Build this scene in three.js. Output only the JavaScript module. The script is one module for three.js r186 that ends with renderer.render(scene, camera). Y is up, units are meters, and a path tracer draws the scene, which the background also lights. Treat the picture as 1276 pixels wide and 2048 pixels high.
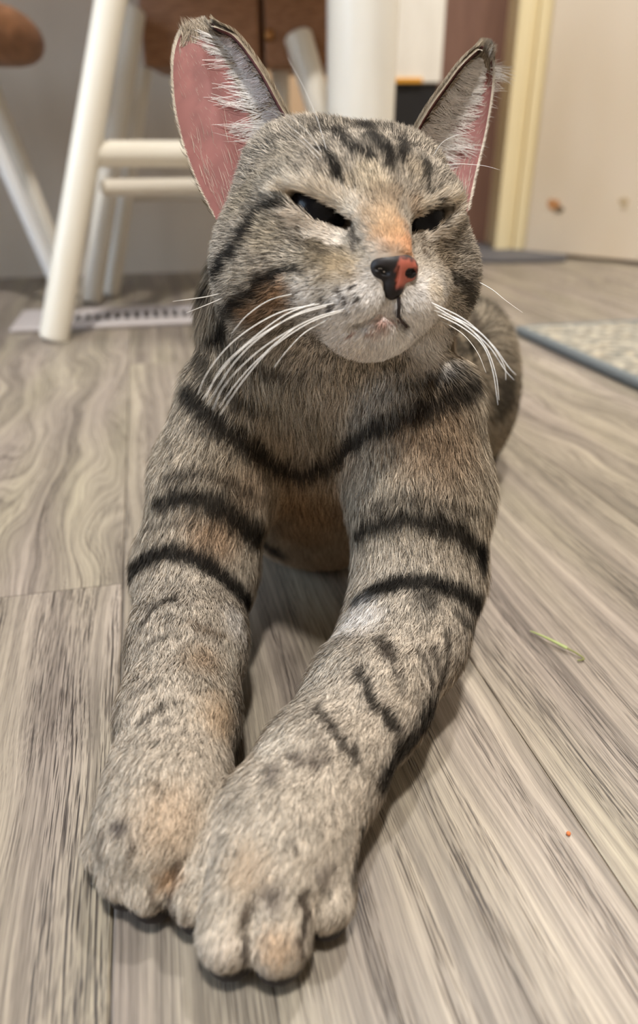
import * as THREE from 'three';
import { mergeGeometries } from 'three/addons/utils/BufferGeometryUtils.js';
import { RoundedBoxGeometry } from 'three/addons/geometries/RoundedBoxGeometry.js';
import { RectAreaLightUniformsLib } from 'three/addons/lights/RectAreaLightUniformsLib.js';
import { Brush, Evaluator, SUBTRACTION } from 'three-bvh-csg';
import { createNoise3D, createNoise2D } from 'simplex-noise';

// ------------------------------------------------------------------ camera, sky, lights, exposure
const scene = new THREE.Scene();
const FPX = 1420, PITCH = THREE.MathUtils.degToRad(26.5), CAMY = 0.18;
const camera = new THREE.PerspectiveCamera(THREE.MathUtils.radToDeg(2 * Math.atan(1024 / FPX)), 1276 / 2048, 0.01, 60);
camera.position.set(0, CAMY, 0);
camera.rotation.set(-PITCH, 0, 0);
camera.focus = 0.232;
camera.userData.fStop = 7.4;
scene.add(camera);
const renderer = new THREE.WebGLRenderer({ antialias: true });
renderer.toneMapping = THREE.LinearToneMapping;
renderer.toneMappingExposure = 1.0;
renderer.shadowMap.enabled = true;
RectAreaLightUniformsLib.init();
scene.background = new THREE.Color(0.62, 0.79, 1.0);
scene.backgroundIntensity = 6.5;
scene.environmentIntensity = 6.5;

const LAMP = 1030;

// ------------------------------------------------------------------ helpers
function rng32(a) { return () => { a = (a + 0x6d2b79f5) | 0; let t = Math.imul(a ^ (a >>> 15), 1 | a); t = (t + Math.imul(t ^ (t >>> 7), 61 | t)) ^ t; return ((t ^ (t >>> 14)) >>> 0) / 4294967296; }; }
const rnd = rng32(7);
const n3 = createNoise3D(rng32(11)), n2 = createNoise2D(rng32(23));
const S = Math.sin(PITCH), C = Math.cos(PITCH);
const V = (x, y, z) => new THREE.Vector3(x, y, z);
const clamp = (x, a = 0, b = 1) => Math.min(b, Math.max(a, x));
const sstep = (a, b, x) => { const t = clamp((x - a) / (b - a)); return t * t * (3 - 2 * t); };
const lerp = (a, b, t) => a + (b - a) * t;
function rayOf(px, py) { const u = (px - 638) / FPX, v = (py - 1024) / FPX; return [u, -S - v * C, -C + v * S]; }
function atDepth(px, py, d) { const r = rayOf(px, py); return V(r[0] * d, CAMY + r[1] * d, r[2] * d); }
function atHeight(px, py, y) { const r = rayOf(px, py); const d = (y - CAMY) / r[1]; return V(r[0] * d, y, r[2] * d); }
function atZ(px, py, z) { const r = rayOf(px, py); const d = z / r[2]; return V(r[0] * d, CAMY + r[1] * d, z); }
const lin = (r, g, b) => new THREE.Color().setRGB(r / 255, g / 255, b / 255, THREE.SRGBColorSpace);
const numberedNames = new Map();
function numbered(name) { const k = numberedNames.get(name) ?? 0; numberedNames.set(name, k + 1); return k ? `${name}_${String(k).padStart(3, '0')}` : name; }
function shade(o) { o.traverse((c) => { if (c.isMesh) { c.castShadow = true; c.receiveShadow = true; } }); return o; }
function thing(name, label, category, group) { const o = new THREE.Group(); o.name = numbered(name); o.userData = { label, category }; if (group) o.userData.group = group; scene.add(o); return o; }
function structure(name, label) { const o = new THREE.Group(); o.name = name; o.userData = { kind: 'structure', label, category: name.replace(/_.*/, '') }; scene.add(o); return o; }
function part(parent, name, geo, mat, label) { const m = new THREE.Mesh(geo, mat); m.name = name; if (label) m.userData.label = label; m.castShadow = m.receiveShadow = true; parent.add(m); return m; }

// ------------------------------------------------------------------ the room: axes across (E1) and along (E2) the planks
const TH = THREE.MathUtils.degToRad(13), E1 = V(Math.cos(TH), 0, -Math.sin(TH)), E2 = V(-Math.sin(TH), 0, -Math.cos(TH));
const RC = (c, a, y = 0) => V(E1.x * c + E2.x * a, y, E1.z * c + E2.z * a);
const across = (p) => p.x * E1.x + p.z * E1.z, along = (p) => p.x * E2.x + p.z * E2.z;
const ROOMROT = TH;                                     // turn about y that takes x to E1 and -z to E2
function roomBox(parent, name, c0, c1, y0, y1, a0, a1, mat, r = 0) {
  const g = r ? new RoundedBoxGeometry(c1 - c0, y1 - y0, a1 - a0, 3, r) : new THREE.BoxGeometry(c1 - c0, y1 - y0, a1 - a0);
  const m = part(parent, name, g, mat); m.position.copy(RC((c0 + c1) / 2, (a0 + a1) / 2, (y0 + y1) / 2)); m.rotation.y = ROOMROT; return m;
}
// textures
function dataTex(w, h, fn, srgb = true) {
  const d = new Uint8Array(w * h * 4);
  for (let y = 0, o = 0; y < h; y++) for (let x = 0; x < w; x++, o += 4) { const c = fn(x / w, y / h); d[o] = c[0]; d[o + 1] = c[1]; d[o + 2] = c[2]; d[o + 3] = 255; }
  const t = new THREE.DataTexture(d, w, h); t.magFilter = THREE.LinearFilter; t.minFilter = THREE.LinearFilter; t.wrapS = t.wrapT = THREE.RepeatWrapping;
  if (srgb) t.colorSpace = THREE.SRGBColorSpace; t.needsUpdate = true; return t;
}
const PW = 0.137, PL = 0.93;                            // plank size
function plankMaterial(seed, swirl, grain) {
  const nn = createNoise2D(rng32(seed)), W = 768, HH = 2048, bump = new Uint8Array(W * HH * 4);
  const tex = dataTex(W, HH, (u, v) => {
    const x = u * PW * 100, y = v * PL * 100;             // centimetres
    const wob = nn(x * 0.10, y * 0.035) * swirl + nn(x * 0.32 + 40, y * 0.10) * swirl * 0.30;
    const g = x + wob * 2.6;
    const broad = nn(g * 0.40 + 9, y * 0.007 + 3), mid = nn(g * 1.3, y * 0.012 + 7), fine = nn(g * 4.2, y * 0.03 + 11), thin = nn(g * 11, y * 0.06 + 17);
    const poreA = nn(x * 15 + wob * 14, y * 0.26), poreB = nn(x * 30 + wob * 20, y * 0.42 + 31), cloud = nn(x * 0.3 + 50, y * 0.06), zone = sstep(-0.35, 0.55, nn(g * 0.8 + 70, y * 0.02));
    let t = 0.68 + 0.10 * broad + 0.11 * mid + 0.10 * fine + 0.07 * thin + 0.06 * cloud;
    const line = sstep(0.42, 0.80, fine * 0.7 + mid * 0.5) * 0.34 * zone;                         // dark growth lines
    const pore = sstep(0.30, 0.66, poreA) * (0.08 + 0.26 * zone) + sstep(0.36, 0.72, poreB) * (0.06 + 0.14 * zone);
    t -= (line + pore) * grain; t += sstep(0.5, 0.8, -poreA) * 0.05; t = clamp(t);
    const i = (Math.round(v * HH) * W + Math.round(u * W)) * 4, b = clamp(0.8 - pore * 2.2 + 0.08 * poreB) * 255; bump[i] = bump[i + 1] = bump[i + 2] = b; bump[i + 3] = 255;
    const warm = 0.5 + 0.5 * nn(x * 0.22 + 90, y * 0.03);
    return [lerp(40, 185, t), lerp(34, 171 + 3 * warm, t), lerp(31, 157 - 7 * warm, t)];
  });
  const bt = new THREE.DataTexture(bump, W, HH); bt.magFilter = THREE.LinearFilter; bt.wrapS = bt.wrapT = THREE.RepeatWrapping; bt.needsUpdate = true;
  return new THREE.MeshStandardMaterial({ map: tex, bumpMap: bt, bumpScale: 0.00016, roughness: 0.46 });
}
const plankMats = [plankMaterial(101, 0.62, 1.1), plankMaterial(203, 0.16, 1.15), plankMaterial(307, 0.12, 1.15), plankMaterial(409, 0.22, 1.6)];
function plankGeo(len) {                                 // a board with bevelled upper edges; length along -z, top at y = 0
  const w = PW - 0.0003, b = 0.0007, t = 0.006, s = new THREE.Shape();
  s.moveTo(-w / 2, -t); s.lineTo(w / 2, -t); s.lineTo(w / 2, -b * 0.7); s.lineTo(w / 2 - b, 0); s.lineTo(-w / 2 + b, 0); s.lineTo(-w / 2, -b * 0.7); s.closePath();
  const g = new THREE.ExtrudeGeometry(s, { depth: len - 0.0004, bevelEnabled: false }); g.translate(0, 0, -len + 0.0002);
  const p = g.attributes.position, uv = g.attributes.uv;
  for (let i = 0; i < p.count; i++) uv.setXY(i, p.getX(i) / PW + 0.5, -p.getZ(i) / PL);
  return g;
}
const REG = { c0: across(V(-0.353, 0, -0.818)), a0: along(V(-0.353, 0, -0.818)), L: 0.33, D: 0.112 };
const hole = new Brush(new THREE.BoxGeometry(REG.L - 0.064, 0.2, REG.D - 0.056)); hole.position.copy(RC(REG.c0 + REG.L / 2, REG.a0 + REG.D / 2)); hole.rotation.y = ROOMROT; hole.updateMatrixWorld();
const csg = new Evaluator(); csg.useGroups = false;
function cutForDuct(m) {                                 // saw the opening of the floor vent out of a board it passes through
  m.updateMatrixWorld(); const b = new Brush(m.geometry); b.position.copy(m.position); b.rotation.copy(m.rotation); b.updateMatrixWorld();
  const g = csg.evaluate(b, hole, SUBTRACTION).geometry; m.geometry = g;
}
const floor = structure('floor', 'grey brown wood-look vinyl plank floor');
const seam = across(V(-0.0927, 0, -0.2855)), joint = along(V(-0.0927, 0, -0.2855));
const board = plankGeo(PL);
{
  const r = rng32(5);
  for (let k = -11; k <= 11; k++) for (let j = -2; j <= 2; j++) {
    const jog = k === -1 ? 0 : k === 0 ? -0.52 : k === 1 ? 0.30 : (((k * 0.37) % 1) + 1) % 1 * PL;
    const a = joint + jog + j * PL, mi = k === -1 ? (j >= 0 ? 0 : 3) : k === 0 ? 1 : k === 1 ? 2 : Math.floor(r() * 4);
    if (a > 2.2 || a < -2.0) continue;
    const m = part(floor, 'plank', board, plankMats[mi]); m.position.copy(RC(seam + (k + 0.5) * PW, a)); m.rotation.y = ROOMROT; r();
    const cc = seam + (k + 0.5) * PW; if (cc > REG.c0 - PW / 2 && cc < REG.c0 + REG.L + PW / 2 && a < REG.a0 + REG.D && a + PL > REG.a0) cutForDuct(m);
  }
}
cutForDuct(roomBox(floor, 'subfloor', -1.75, 1.75, -0.03, -0.006, -1.4, 2.2, new THREE.MeshStandardMaterial({ color: 0x9a8468, roughness: 1 })));
const paint = (r, g, b, rough = 0.6) => new THREE.MeshStandardMaterial({ color: lin(r, g, b), roughness: rough });
function mottled(c0, c1, seed, scale, rough, w = 256) {
  const nn = createNoise2D(rng32(seed));
  return new THREE.MeshStandardMaterial({ map: dataTex(w, w, (u, v) => { const t = clamp(0.5 + 0.35 * nn(u * scale, v * scale) + 0.25 * nn(u * scale * 3.3 + 9, v * scale * 3.3)); return [lerp(c0[0], c1[0], t), lerp(c0[1], c1[1], t), lerp(c0[2], c1[2], t)]; }), roughness: rough });
}
const wallMat = mottled([206, 196, 182], [220, 210, 196], 61, 3, 0.75), creamMat = mottled([222, 206, 182], [232, 218, 198], 62, 2.5, 0.5), trimMat = mottled([232, 214, 168], [240, 224, 184], 63, 2, 0.45);
const white = mottled([232, 226, 214], [246, 241, 230], 64, 2.5, 0.3), ceilMat = paint(204, 198, 188, 0.9);
// shell
const BACK_A = 1.33, plaster = paint(150, 140, 126, 0.85);
const wb = structure('wall_back', 'grey beige panelled wall behind the table');
for (const [c0, c1] of [[-1.75, -0.98], [-0.976, -0.664], [-0.66, -0.302], [-0.298, 0.215]]) roomBox(wb, 'panel', c0, c1, 0, 2.4, BACK_A, BACK_A + 0.08, wallMat);
roomBox(wb, 'backing', -1.75, 0.215, 0, 2.4, BACK_A + 0.08, BACK_A + 0.1, wallMat);
const wr = structure('wall_alcove', 'warm lit wall beyond the white table leg');
roomBox(wr, 'face', 0.15, 1.75, 0, 2.4, 2.1, 2.2, mottled([214, 182, 146], [226, 196, 160], 65, 3, 0.8));
roomBox(wr, 'return', 0.155, 0.215, 0, 2.4, BACK_A + 0.1, 2.1, wallMat);
const wright = structure('wall_right', 'cream wall on the right'); roomBox(wright, 'face', 1.70, 1.78, 0, 2.4, -1.4, 2.2, plaster);
const wf = structure('wall_front', 'cream wall behind the camera'); roomBox(wf, 'face', -1.75, 1.75, 0, 2.4, -1.48, -1.4, plaster);
const ce = structure('ceiling', 'white ceiling'); roomBox(ce, 'slab', -1.8, 1.8, 2.4, 2.5, -1.5, 2.3, ceilMat);
const wl = structure('wall_left', 'cream wall with the window');
const WIN = { a0: -0.75, a1: 1.05, y0: 0.5, y1: 1.7 };
roomBox(wl, 'below', -1.83, -1.75, 0, WIN.y0, -1.48, BACK_A + 0.1, plaster); roomBox(wl, 'above', -1.83, -1.75, WIN.y1, 2.4, -1.48, BACK_A + 0.1, plaster);
roomBox(wl, 'side', -1.83, -1.75, WIN.y0, WIN.y1, -1.48, WIN.a0, plaster); roomBox(wl, 'side', -1.83, -1.75, WIN.y0, WIN.y1, WIN.a1, BACK_A + 0.1, plaster);
const win = structure('window_1', 'white framed window that lets daylight in');
for (const [a0, a1, y0, y1] of [[WIN.a0, WIN.a1, WIN.y0, WIN.y0 + 0.05], [WIN.a0, WIN.a1, WIN.y1 - 0.05, WIN.y1], [WIN.a0, WIN.a0 + 0.05, WIN.y0 + 0.05, WIN.y1 - 0.05], [WIN.a1 - 0.05, WIN.a1, WIN.y0 + 0.05, WIN.y1 - 0.05], [WIN.a0 + 0.05, WIN.a1 - 0.05, 1.09, 1.12]]) roomBox(win, 'frame', -1.82, -1.77, y0, y1, a0, a1, white, 0.004);
roomBox(win, 'pane', -1.797, -1.793, WIN.y0 + 0.05, WIN.y1 - 0.05, WIN.a0 + 0.05, WIN.a1 - 0.05, new THREE.MeshPhysicalMaterial({ transmission: 1, thickness: 0, roughness: 0, color: 0xffffff }));
// ceiling lamp
function ceilingLamp(label, P, rad, power) {
  const lamp = thing('ceiling_lamp', label, 'lamp');
  const base = part(lamp, 'base', new THREE.CylinderGeometry(rad + 0.02, rad + 0.02, 0.03, 40), white); base.position.set(P.x, P.y - 0.015, P.z);
  const gl = part(lamp, 'diffuser', new THREE.CylinderGeometry(rad, rad * 0.92, 0.03, 40), new THREE.MeshStandardMaterial({ color: 0xffffff, emissive: new THREE.Color(1, 0.97, 0.93), emissiveIntensity: 2 })); gl.position.set(P.x, P.y - 0.045, P.z);
  const l = new THREE.RectAreaLight(new THREE.Color(1, 0.97, 0.93), power, rad * 1.7, rad * 1.7); l.name = lamp.name; l.position.set(P.x, P.y - 0.066, P.z); l.lookAt(P.x, 0, P.z); scene.add(l);
}
ceilingLamp('round glowing ceiling lamp above the cat', V(0.04, 2.4, 0.30), 0.08, LAMP);
ceilingLamp('round glowing ceiling lamp above the kitchen unit and cream door', V(0.50, 2.4, -1.15), 0.08, LAMP * 0.55);
// door and trim at the right
const rod = (a, b, ra, rb = ra, seg = 20) => {            // round bar from a to b, ends eased
  const L = a.distanceTo(b), e = Math.min(ra, rb) * 0.25, g = new THREE.LatheGeometry([[0.0001, 0], [ra - e, 0], [ra, e], [lerp(ra, rb, 0.5), L / 2], [rb, L - e], [rb - e, L], [0.0001, L]].map(([x, y]) => new THREE.Vector2(x, y)), seg);
  g.applyQuaternion(new THREE.Quaternion().setFromUnitVectors(V(0, 1, 0), b.clone().sub(a).normalize())); g.translate(a.x, a.y, a.z); return g;
};
{
  const d = structure('door_1', 'cream painted door with chipped paint');
  const A0 = V(0.4265, 0, -1.567), dir = V(0.711, 0, 0.703).normalize(), yaw = Math.atan2(-dir.z, dir.x), nrm = V(-dir.z, 0, dir.x);   // nrm faces the camera side
  const slab = part(d, 'slab', new RoundedBoxGeometry(0.86, 2.02, 0.036, 2, 0.003), creamMat); slab.position.copy(A0).addScaledVector(dir, 0.43).addScaledVector(nrm, -0.018).setY(1.016); slab.rotation.y = yaw;
  const chip = (px, py, r, mat, seed) => {
    const rr = rng32(seed), sh = new THREE.Shape(); for (let i = 0; i <= 11; i++) { const a = i / 12 * Math.PI * 2, q = r * (0.65 + 0.6 * rr()); i ? sh.lineTo(Math.cos(a) * q * 1.15, Math.sin(a) * q * 0.8) : sh.moveTo(q, 0); } sh.closePath();
    const ray = V(...rayOf(px, py)), cam = V(0, CAMY, 0), t = A0.clone().sub(cam).dot(nrm) / ray.dot(nrm), p = cam.addScaledVector(ray, t);
    const m = part(d, 'paint_chip', new THREE.ExtrudeGeometry(sh, { depth: 0.0012, bevelEnabled: false }), mat, 'bare wood patch where paint chipped off'); m.position.copy(p).addScaledVector(nrm, -0.0002); m.rotation.y = yaw;
  };
  chip(1108, 409, 0.014, paint(196, 140, 90, 0.8), 3); chip(1119, 418, 0.009, paint(128, 110, 88, 0.9), 4); chip(1248, 402, 0.008, paint(196, 176, 142, 0.8), 5); chip(1250, 414, 0.005, paint(200, 182, 150, 0.8), 6);
  const tr = structure('trim_1', 'cream moulded door casing');
  for (const [px0, px1, off, mat] of [[986, 1012, 0.012, trimMat], [1012, 1022, 0.004, trimMat], [1022, 1052, 0.016, trimMat], [1052, 1066, 0.006, mottled([214, 186, 140], [230, 206, 164], 66, 8, 0.6)]]) {
    const x0 = atZ(px0, 503, -1.60).x, x1 = atZ(px1, 503, -1.60).x, b = part(tr, 'moulding', new RoundedBoxGeometry(x1 - x0, 2.1, 0.02 + off, 2, 0.003), mat); b.position.set((x0 + x1) / 2, 1.05, -1.61 + off / 2);
  }
  const jamb = part(tr, 'jamb', new THREE.BoxGeometry(0.10, 2.1, 0.12), trimMat); jamb.position.set(0.43, 1.05, -1.69);
  const br = structure('door_2', 'dark brown door leaf');
  const slab2 = part(br, 'slab', new RoundedBoxGeometry(0.26, 2.0, 0.036, 2, 0.003), mottled([112, 80, 66], [132, 98, 82], 67, 5, 0.55)); slab2.position.set(0.345, 1.003, -1.74); slab2.rotation.y = 0;
}
// floor mat strip, rug, floor register
const plainBox = (w, h, d, r) => new RoundedBoxGeometry(w, h, d, 3, r);
{
  const m = thing('threshold_mat', 'thin dark grey mat lying at the foot of the cream door casing', 'mat');
  const s = new THREE.Shape(), P = [[950, 521], [1000, 523], [1060, 522], [1128, 520], [1131, 513], [1090, 509], [1040, 503], [1005, 492], [985, 484], [940, 484]].map(([x, y]) => atHeight(x, y, 0.004));
  P.forEach((p, i) => (i ? s.lineTo(p.x, -p.z) : s.moveTo(p.x, -p.z))); s.closePath();
  const g = new THREE.ExtrudeGeometry(s, { depth: 0.006, bevelEnabled: true, bevelSize: 0.002, bevelThickness: 0.001, bevelSegments: 2 }); g.rotateX(-Math.PI / 2);
  const o = part(m, 'sheet', g, paint(84, 82, 84, 0.7)); o.position.y = 0.001;
}
{
  const rug = thing('rug', 'speckled blue grey rug with a smooth bound edge, its corner showing', 'rug');
  const c0 = across(V(0.222, 0, -0.815)), a1 = along(V(0.222, 0, -0.815)), nn = createNoise2D(rng32(71));
  const tex = dataTex(512, 512, (u, v) => { const t = clamp(0.5 + 0.42 * nn(u * 26, v * 40) + 0.3 * nn(u * 70, v * 90)), s = sstep(0.2, 0.8, nn(u * 18 + 5, v * 24)); return [lerp(108, 190, t), lerp(106, 180, t) - 4 * s, lerp(98, 160, t) - 8 * s]; });
  const bmp = dataTex(512, 512, (u, v) => { const t = 128 + 90 * nn(u * 120, v * 120); return [t, t, t]; }, false);
  roomBox(rug, 'pile', c0 + 0.006, c0 + 0.60, 0.001, 0.0095, a1 - 0.75, a1 - 0.006, new THREE.MeshStandardMaterial({ map: tex, bumpMap: bmp, bumpScale: 0.002, roughness: 1 }), 0.003);
  const bind = paint(104, 108, 108, 0.8);
  roomBox(rug, 'edge_binding', c0, c0 + 0.010, 0.0006, 0.0105, a1 - 0.75, a1, bind, 0.0045); roomBox(rug, 'edge_binding', c0 + 0.010, c0 + 0.60, 0.0006, 0.0105, a1 - 0.010, a1, bind, 0.0045);
}
{
  const reg = thing('floor_register', 'pale metal floor vent grille with dark slots beside the chair leg', 'vent');
  const { c0, a0, L, D } = REG, metal = new THREE.MeshStandardMaterial({ color: lin(196, 188, 186), roughness: 0.4, metalness: 0.2 }), zinc = new THREE.MeshStandardMaterial({ color: lin(150, 148, 146), roughness: 0.5, metalness: 0.5 });
  const x0 = c0 + 0.032, x1 = c0 + L - 0.032, y0 = a0 + 0.028, y1 = a0 + D - 0.028;                  // sheet metal duct going down below the floor
  for (const [p, q, s, u] of [[x0, x0 + 0.001, y0, y1], [x1 - 0.001, x1, y0, y1], [x0, x1, y0, y0 + 0.001], [x0, x1, y1 - 0.001, y1]]) roomBox(reg, 'duct', p, q, -0.12, 0.0004, s, u, zinc);
  roomBox(reg, 'duct', x0, x1, -0.121, -0.12, y0, y1, zinc);
  for (const [x0, x1, y0, y1] of [[0, L, 0, 0.030], [0, L, D - 0.030, D], [0, 0.034, 0.030, D - 0.030], [L - 0.034, L, 0.030, D - 0.030]]) roomBox(reg, 'frame', c0 + x0, c0 + x1, 0.0004, 0.0062, a0 + y0, a0 + y1, metal, 0.002);
  for (let i = 0; i < 22; i++) { const x = c0 + 0.042 + i * (L - 0.084) / 21; roomBox(reg, 'slat', x - 0.0024, x + 0.0024, 0.0012, 0.0058, a0 + 0.028, a0 + D - 0.028, metal); }
}
// chairs, stool, table, sideboard, kitchen unit
const ivory = mottled([238, 230, 214], [248, 242, 228], 68, 4, 0.3), whiteWood = mottled([214, 206, 192], [232, 224, 210], 69, 4, 0.3), brownWood = (() => { const nn = createNoise2D(rng32(72)); return new THREE.MeshStandardMaterial({ map: dataTex(256, 256, (u, v) => { const t = clamp(0.5 + 0.3 * nn(u * 4, v * 30) + 0.25 * nn(u * 9, v * 90)); return [lerp(122, 172, t), lerp(84, 122, t), lerp(56, 86, t)]; }), roughness: 0.5 }); })();
function seatGeo(w, d, t) { const s = new THREE.Shape(), r = Math.min(0.09, d * 0.4); s.moveTo(-w / 2 + r, -d / 2); s.lineTo(w / 2 - r, -d / 2); s.quadraticCurveTo(w / 2, -d / 2, w / 2, -d / 2 + r); s.lineTo(w / 2, d / 2 - r); s.quadraticCurveTo(w / 2, d / 2, w / 2 - r, d / 2); s.lineTo(-w / 2 + r, d / 2); s.quadraticCurveTo(-w / 2, d / 2, -w / 2, d / 2 - r); s.lineTo(-w / 2, -d / 2 + r); s.quadraticCurveTo(-w / 2, -d / 2, -w / 2 + r, -d / 2); const g = new THREE.ExtrudeGeometry(s, { depth: t - 0.016, bevelEnabled: true, bevelSize: 0.008, bevelThickness: 0.008, bevelSegments: 3 }); g.rotateX(-Math.PI / 2); return g; }
const mixP = (a, b, t) => a.clone().lerp(b, t), atY = (a, b, y) => mixP(a, b, (y - a.y) / (b.y - a.y));
{
  const ch = thing('chair', 'ivory painted wooden chair with splayed round legs, one foot beside the floor vent', 'chair');
  const f1 = atHeight(107, 681, 0), t1 = atY(f1, atDepth(222, 0, 0.69), 0.41), f2 = V(0.030, 0, -1.045), t2 = atY(f2, atZ(712, 0, -1.055), 0.41);
  const farther = (p, q, k) => { const e = (v) => v.clone().sub(camera.position).multiplyScalar(k).add(camera.position); return [atY(e(p), e(q), 0), atY(e(p), e(q), 0.41)]; }, [f3, t3] = farther(f1, t1, 1.15), [f4, t4] = farther(f2, t2, 1.10);   // the two rear legs stand behind the front ones
  part(ch, 'leg', rod(f1, t1, 0.0155, 0.0150), ivory); part(ch, 'leg', rod(f2, t2, 0.0150, 0.0160), ivory); part(ch, 'leg', rod(f3, t3, 0.0150, 0.0140), ivory); part(ch, 'leg', rod(f4, t4, 0.0150, 0.0140), ivory);
  const s1 = atY(f1, t1, 0.184), s2 = atY(f2, t2, 0.184); part(ch, 'stretcher', rod(s1, s2, 0.0125, 0.0165), ivory);
  const q1 = s1.clone().lerp(s2, 0.04).setY(0.152), q2 = s2.clone().setY(0.150); part(ch, 'stretcher', rod(q1, q2, 0.0085, 0.011), whiteWood);
  const s = part(ch, 'seat', seatGeo(0.40, 0.20, 0.04), ivory); s.position.copy(t1).add(t2).add(t3).add(t4).multiplyScalar(0.25).add(V(-0.035, 0, -0.03)).setY(0.418); s.rotation.y = Math.atan2(t1.z - t2.z, t2.x - t1.x);
}
{
  const bn = thing('bench', 'bench with a deep brown board seat on pale splayed legs behind the ivory chair', 'bench');
  const z = -1.13, x0 = atZ(284, 90, z).x, x1 = atZ(668, 90, z).x, y0 = atZ(500, 132, z).y, xm = atZ(523, 60, z).x;
  const bx = (n, a, b, c, d, e, f, m, r) => { const o = part(bn, n, plainBox(b - a, d - c, f - e, r), m); o.position.set((a + b) / 2, (c + d) / 2, (e + f) / 2); return o; };
  bx('board', x0, xm - 0.003, y0, 0.46, z - 0.13, z, brownWood, 0.004); bx('board', xm + 0.003, x1, y0, 0.46, z - 0.13, z, brownWood, 0.004); bx('batten', x0 + 0.01, x1 - 0.01, y0 + 0.01, 0.44, z - 0.15, z - 0.13, paint(60, 40, 28, 0.7), 0.003);
  const bolt = part(bn, 'bolt', new THREE.SphereGeometry(0.0075, 16, 12), new THREE.MeshStandardMaterial({ color: 0xb08050, metalness: 0.7, roughness: 0.35 })); bolt.position.copy(atZ(538, 70, z + 0.002));
  const leg = (a, b, r0, r1) => part(bn, 'leg', rod(a, b, r0, r1), whiteWood), a0 = atHeight(182, 606, 0), a1 = atZ(266, 18, -1.105), b0 = atHeight(222, 592, 0), b1 = atZ(284, 135, -1.15), k1 = atZ(594, 66, -1.11), k2 = atZ(641, 225, -1.095);
  leg(a0, a1, 0.0135, 0.0165); leg(b0, b1, 0.0115, 0.014); leg(atY(k1, k2, 0), k1, 0.0155, 0.0185); leg(atZ(575, 590, -1.20).setY(0), atZ(560, 135, -1.20), 0.011, 0.013);
  const r0 = atY(b0, b1, 0.134); part(bn, 'stretcher', rod(r0, atZ(575, 392, -1.18).setY(0.134), 0.0095), whiteWood);
}
{
  const st = thing('stool', 'low stool with a rounded brown wooden seat and thin pale splayed legs', 'stool');
  const sc = atZ(52, 66, -1.0), seat = part(st, 'seat', new THREE.CapsuleGeometry(0.031, 0.24, 8, 20), brownWood); seat.scale.set(1, 1, 3.2); seat.rotation.z = Math.PI / 2; seat.position.set(sc.x - 0.151, sc.y, sc.z - 0.02);
  const f = atHeight(132, 612, 0), t = atY(f, atZ(2, 312, -0.97), sc.y - 0.02), f2 = atHeight(150, 590, 0), t2 = atY(f2, atZ(0, 225, -1.04), sc.y - 0.02);
  part(st, 'leg', rod(f, t, 0.0085, 0.0105), new THREE.MeshPhysicalMaterial({ color: lin(226, 226, 226), roughness: 0.2, clearcoat: 1 })); part(st, 'leg', rod(f2, t2, 0.010, 0.012), whiteWood);
  for (const dz of [0, -0.07]) part(st, 'leg', rod(V(sc.x - 0.34, 0, sc.z + 0.02 + dz), V(sc.x - 0.25, sc.y - 0.02, sc.z + dz), 0.010), whiteWood);
}
{
  const tb = thing('table', 'table on a thick white round leg behind the cat', 'table');
  const lc = atZ(724, 100, -0.96), cx = across(lc), ax = along(lc);
  const prof = [[0.034, 0], [0.036, 0.01], [0.0385, 0.1], [0.0405, 0.34], [0.0405, 0.66], [0.0405, 0.70]].map(([x, y]) => new THREE.Vector2(x, y));
  for (const [dc, da] of [[0, 0], [-1.0, 0], [-1.0, 0.30]]) { const l = part(tb, 'leg', new THREE.LatheGeometry(prof, 36), white); l.position.copy(RC(cx + dc, ax + da)); if (da) l.scale.set(0.8, 1, 0.8); }
  roomBox(tb, 'apron', cx - 1.0, cx, 0.62, 0.70, ax - 0.012, ax + 0.012, white); roomBox(tb, 'top', cx - 1.06, cx + 0.06, 0.70, 0.735, ax - 0.07, ax + 0.36, brownWood, 0.008);
}
{
  const k = thing('kitchen_unit', 'white kitchen unit with an orange strip above its black base', 'cabinet');
  const z = -1.55, x0 = atZ(770, 100, z).x, x1 = atZ(886, 100, z).x, yb = atZ(840, 166, z).y, yo = atZ(840, 156, z).y;
  const bx = (n, a, b, c, d, e, f, m, r = 0.003) => { const o = part(k, n, plainBox(b - a, d - c, f - e, r), m); o.position.set((a + b) / 2, (c + d) / 2, (e + f) / 2); };
  bx('body', x0, x1, yb, 0.9, z - 0.12, z, white); bx('strip', x0, atZ(848, 100, z).x, yb, yo, z, z + 0.004, paint(226, 160, 40, 0.5), 0.001); bx('base', x0, x1 - 0.003, 0, yb, z - 0.12, z - 0.01, paint(22, 20, 22, 0.5));
}

// ------------------------------------------------------------------ the cat: a signed distance field
const HEADC = atDepth(702, 478, 0.232), YAW = THREE.MathUtils.degToRad(15), HPITCH = THREE.MathUtils.degToRad(-6), HROLL = THREE.MathUtils.degToRad(-5);
const headM = new THREE.Matrix4().compose(HEADC, new THREE.Quaternion().setFromEuler(new THREE.Euler(HPITCH, YAW, HROLL, 'YXZ')), V(1, 1, 1));
const headInv = headM.clone().invert(), HE = headInv.elements;
const H = (x, y, z) => V(x / 100, y / 100, z / 100).applyMatrix4(headM);      // head axes, centimetres
const headDir = (x, y, z) => V(x, y, z).transformDirection(headM);

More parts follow.
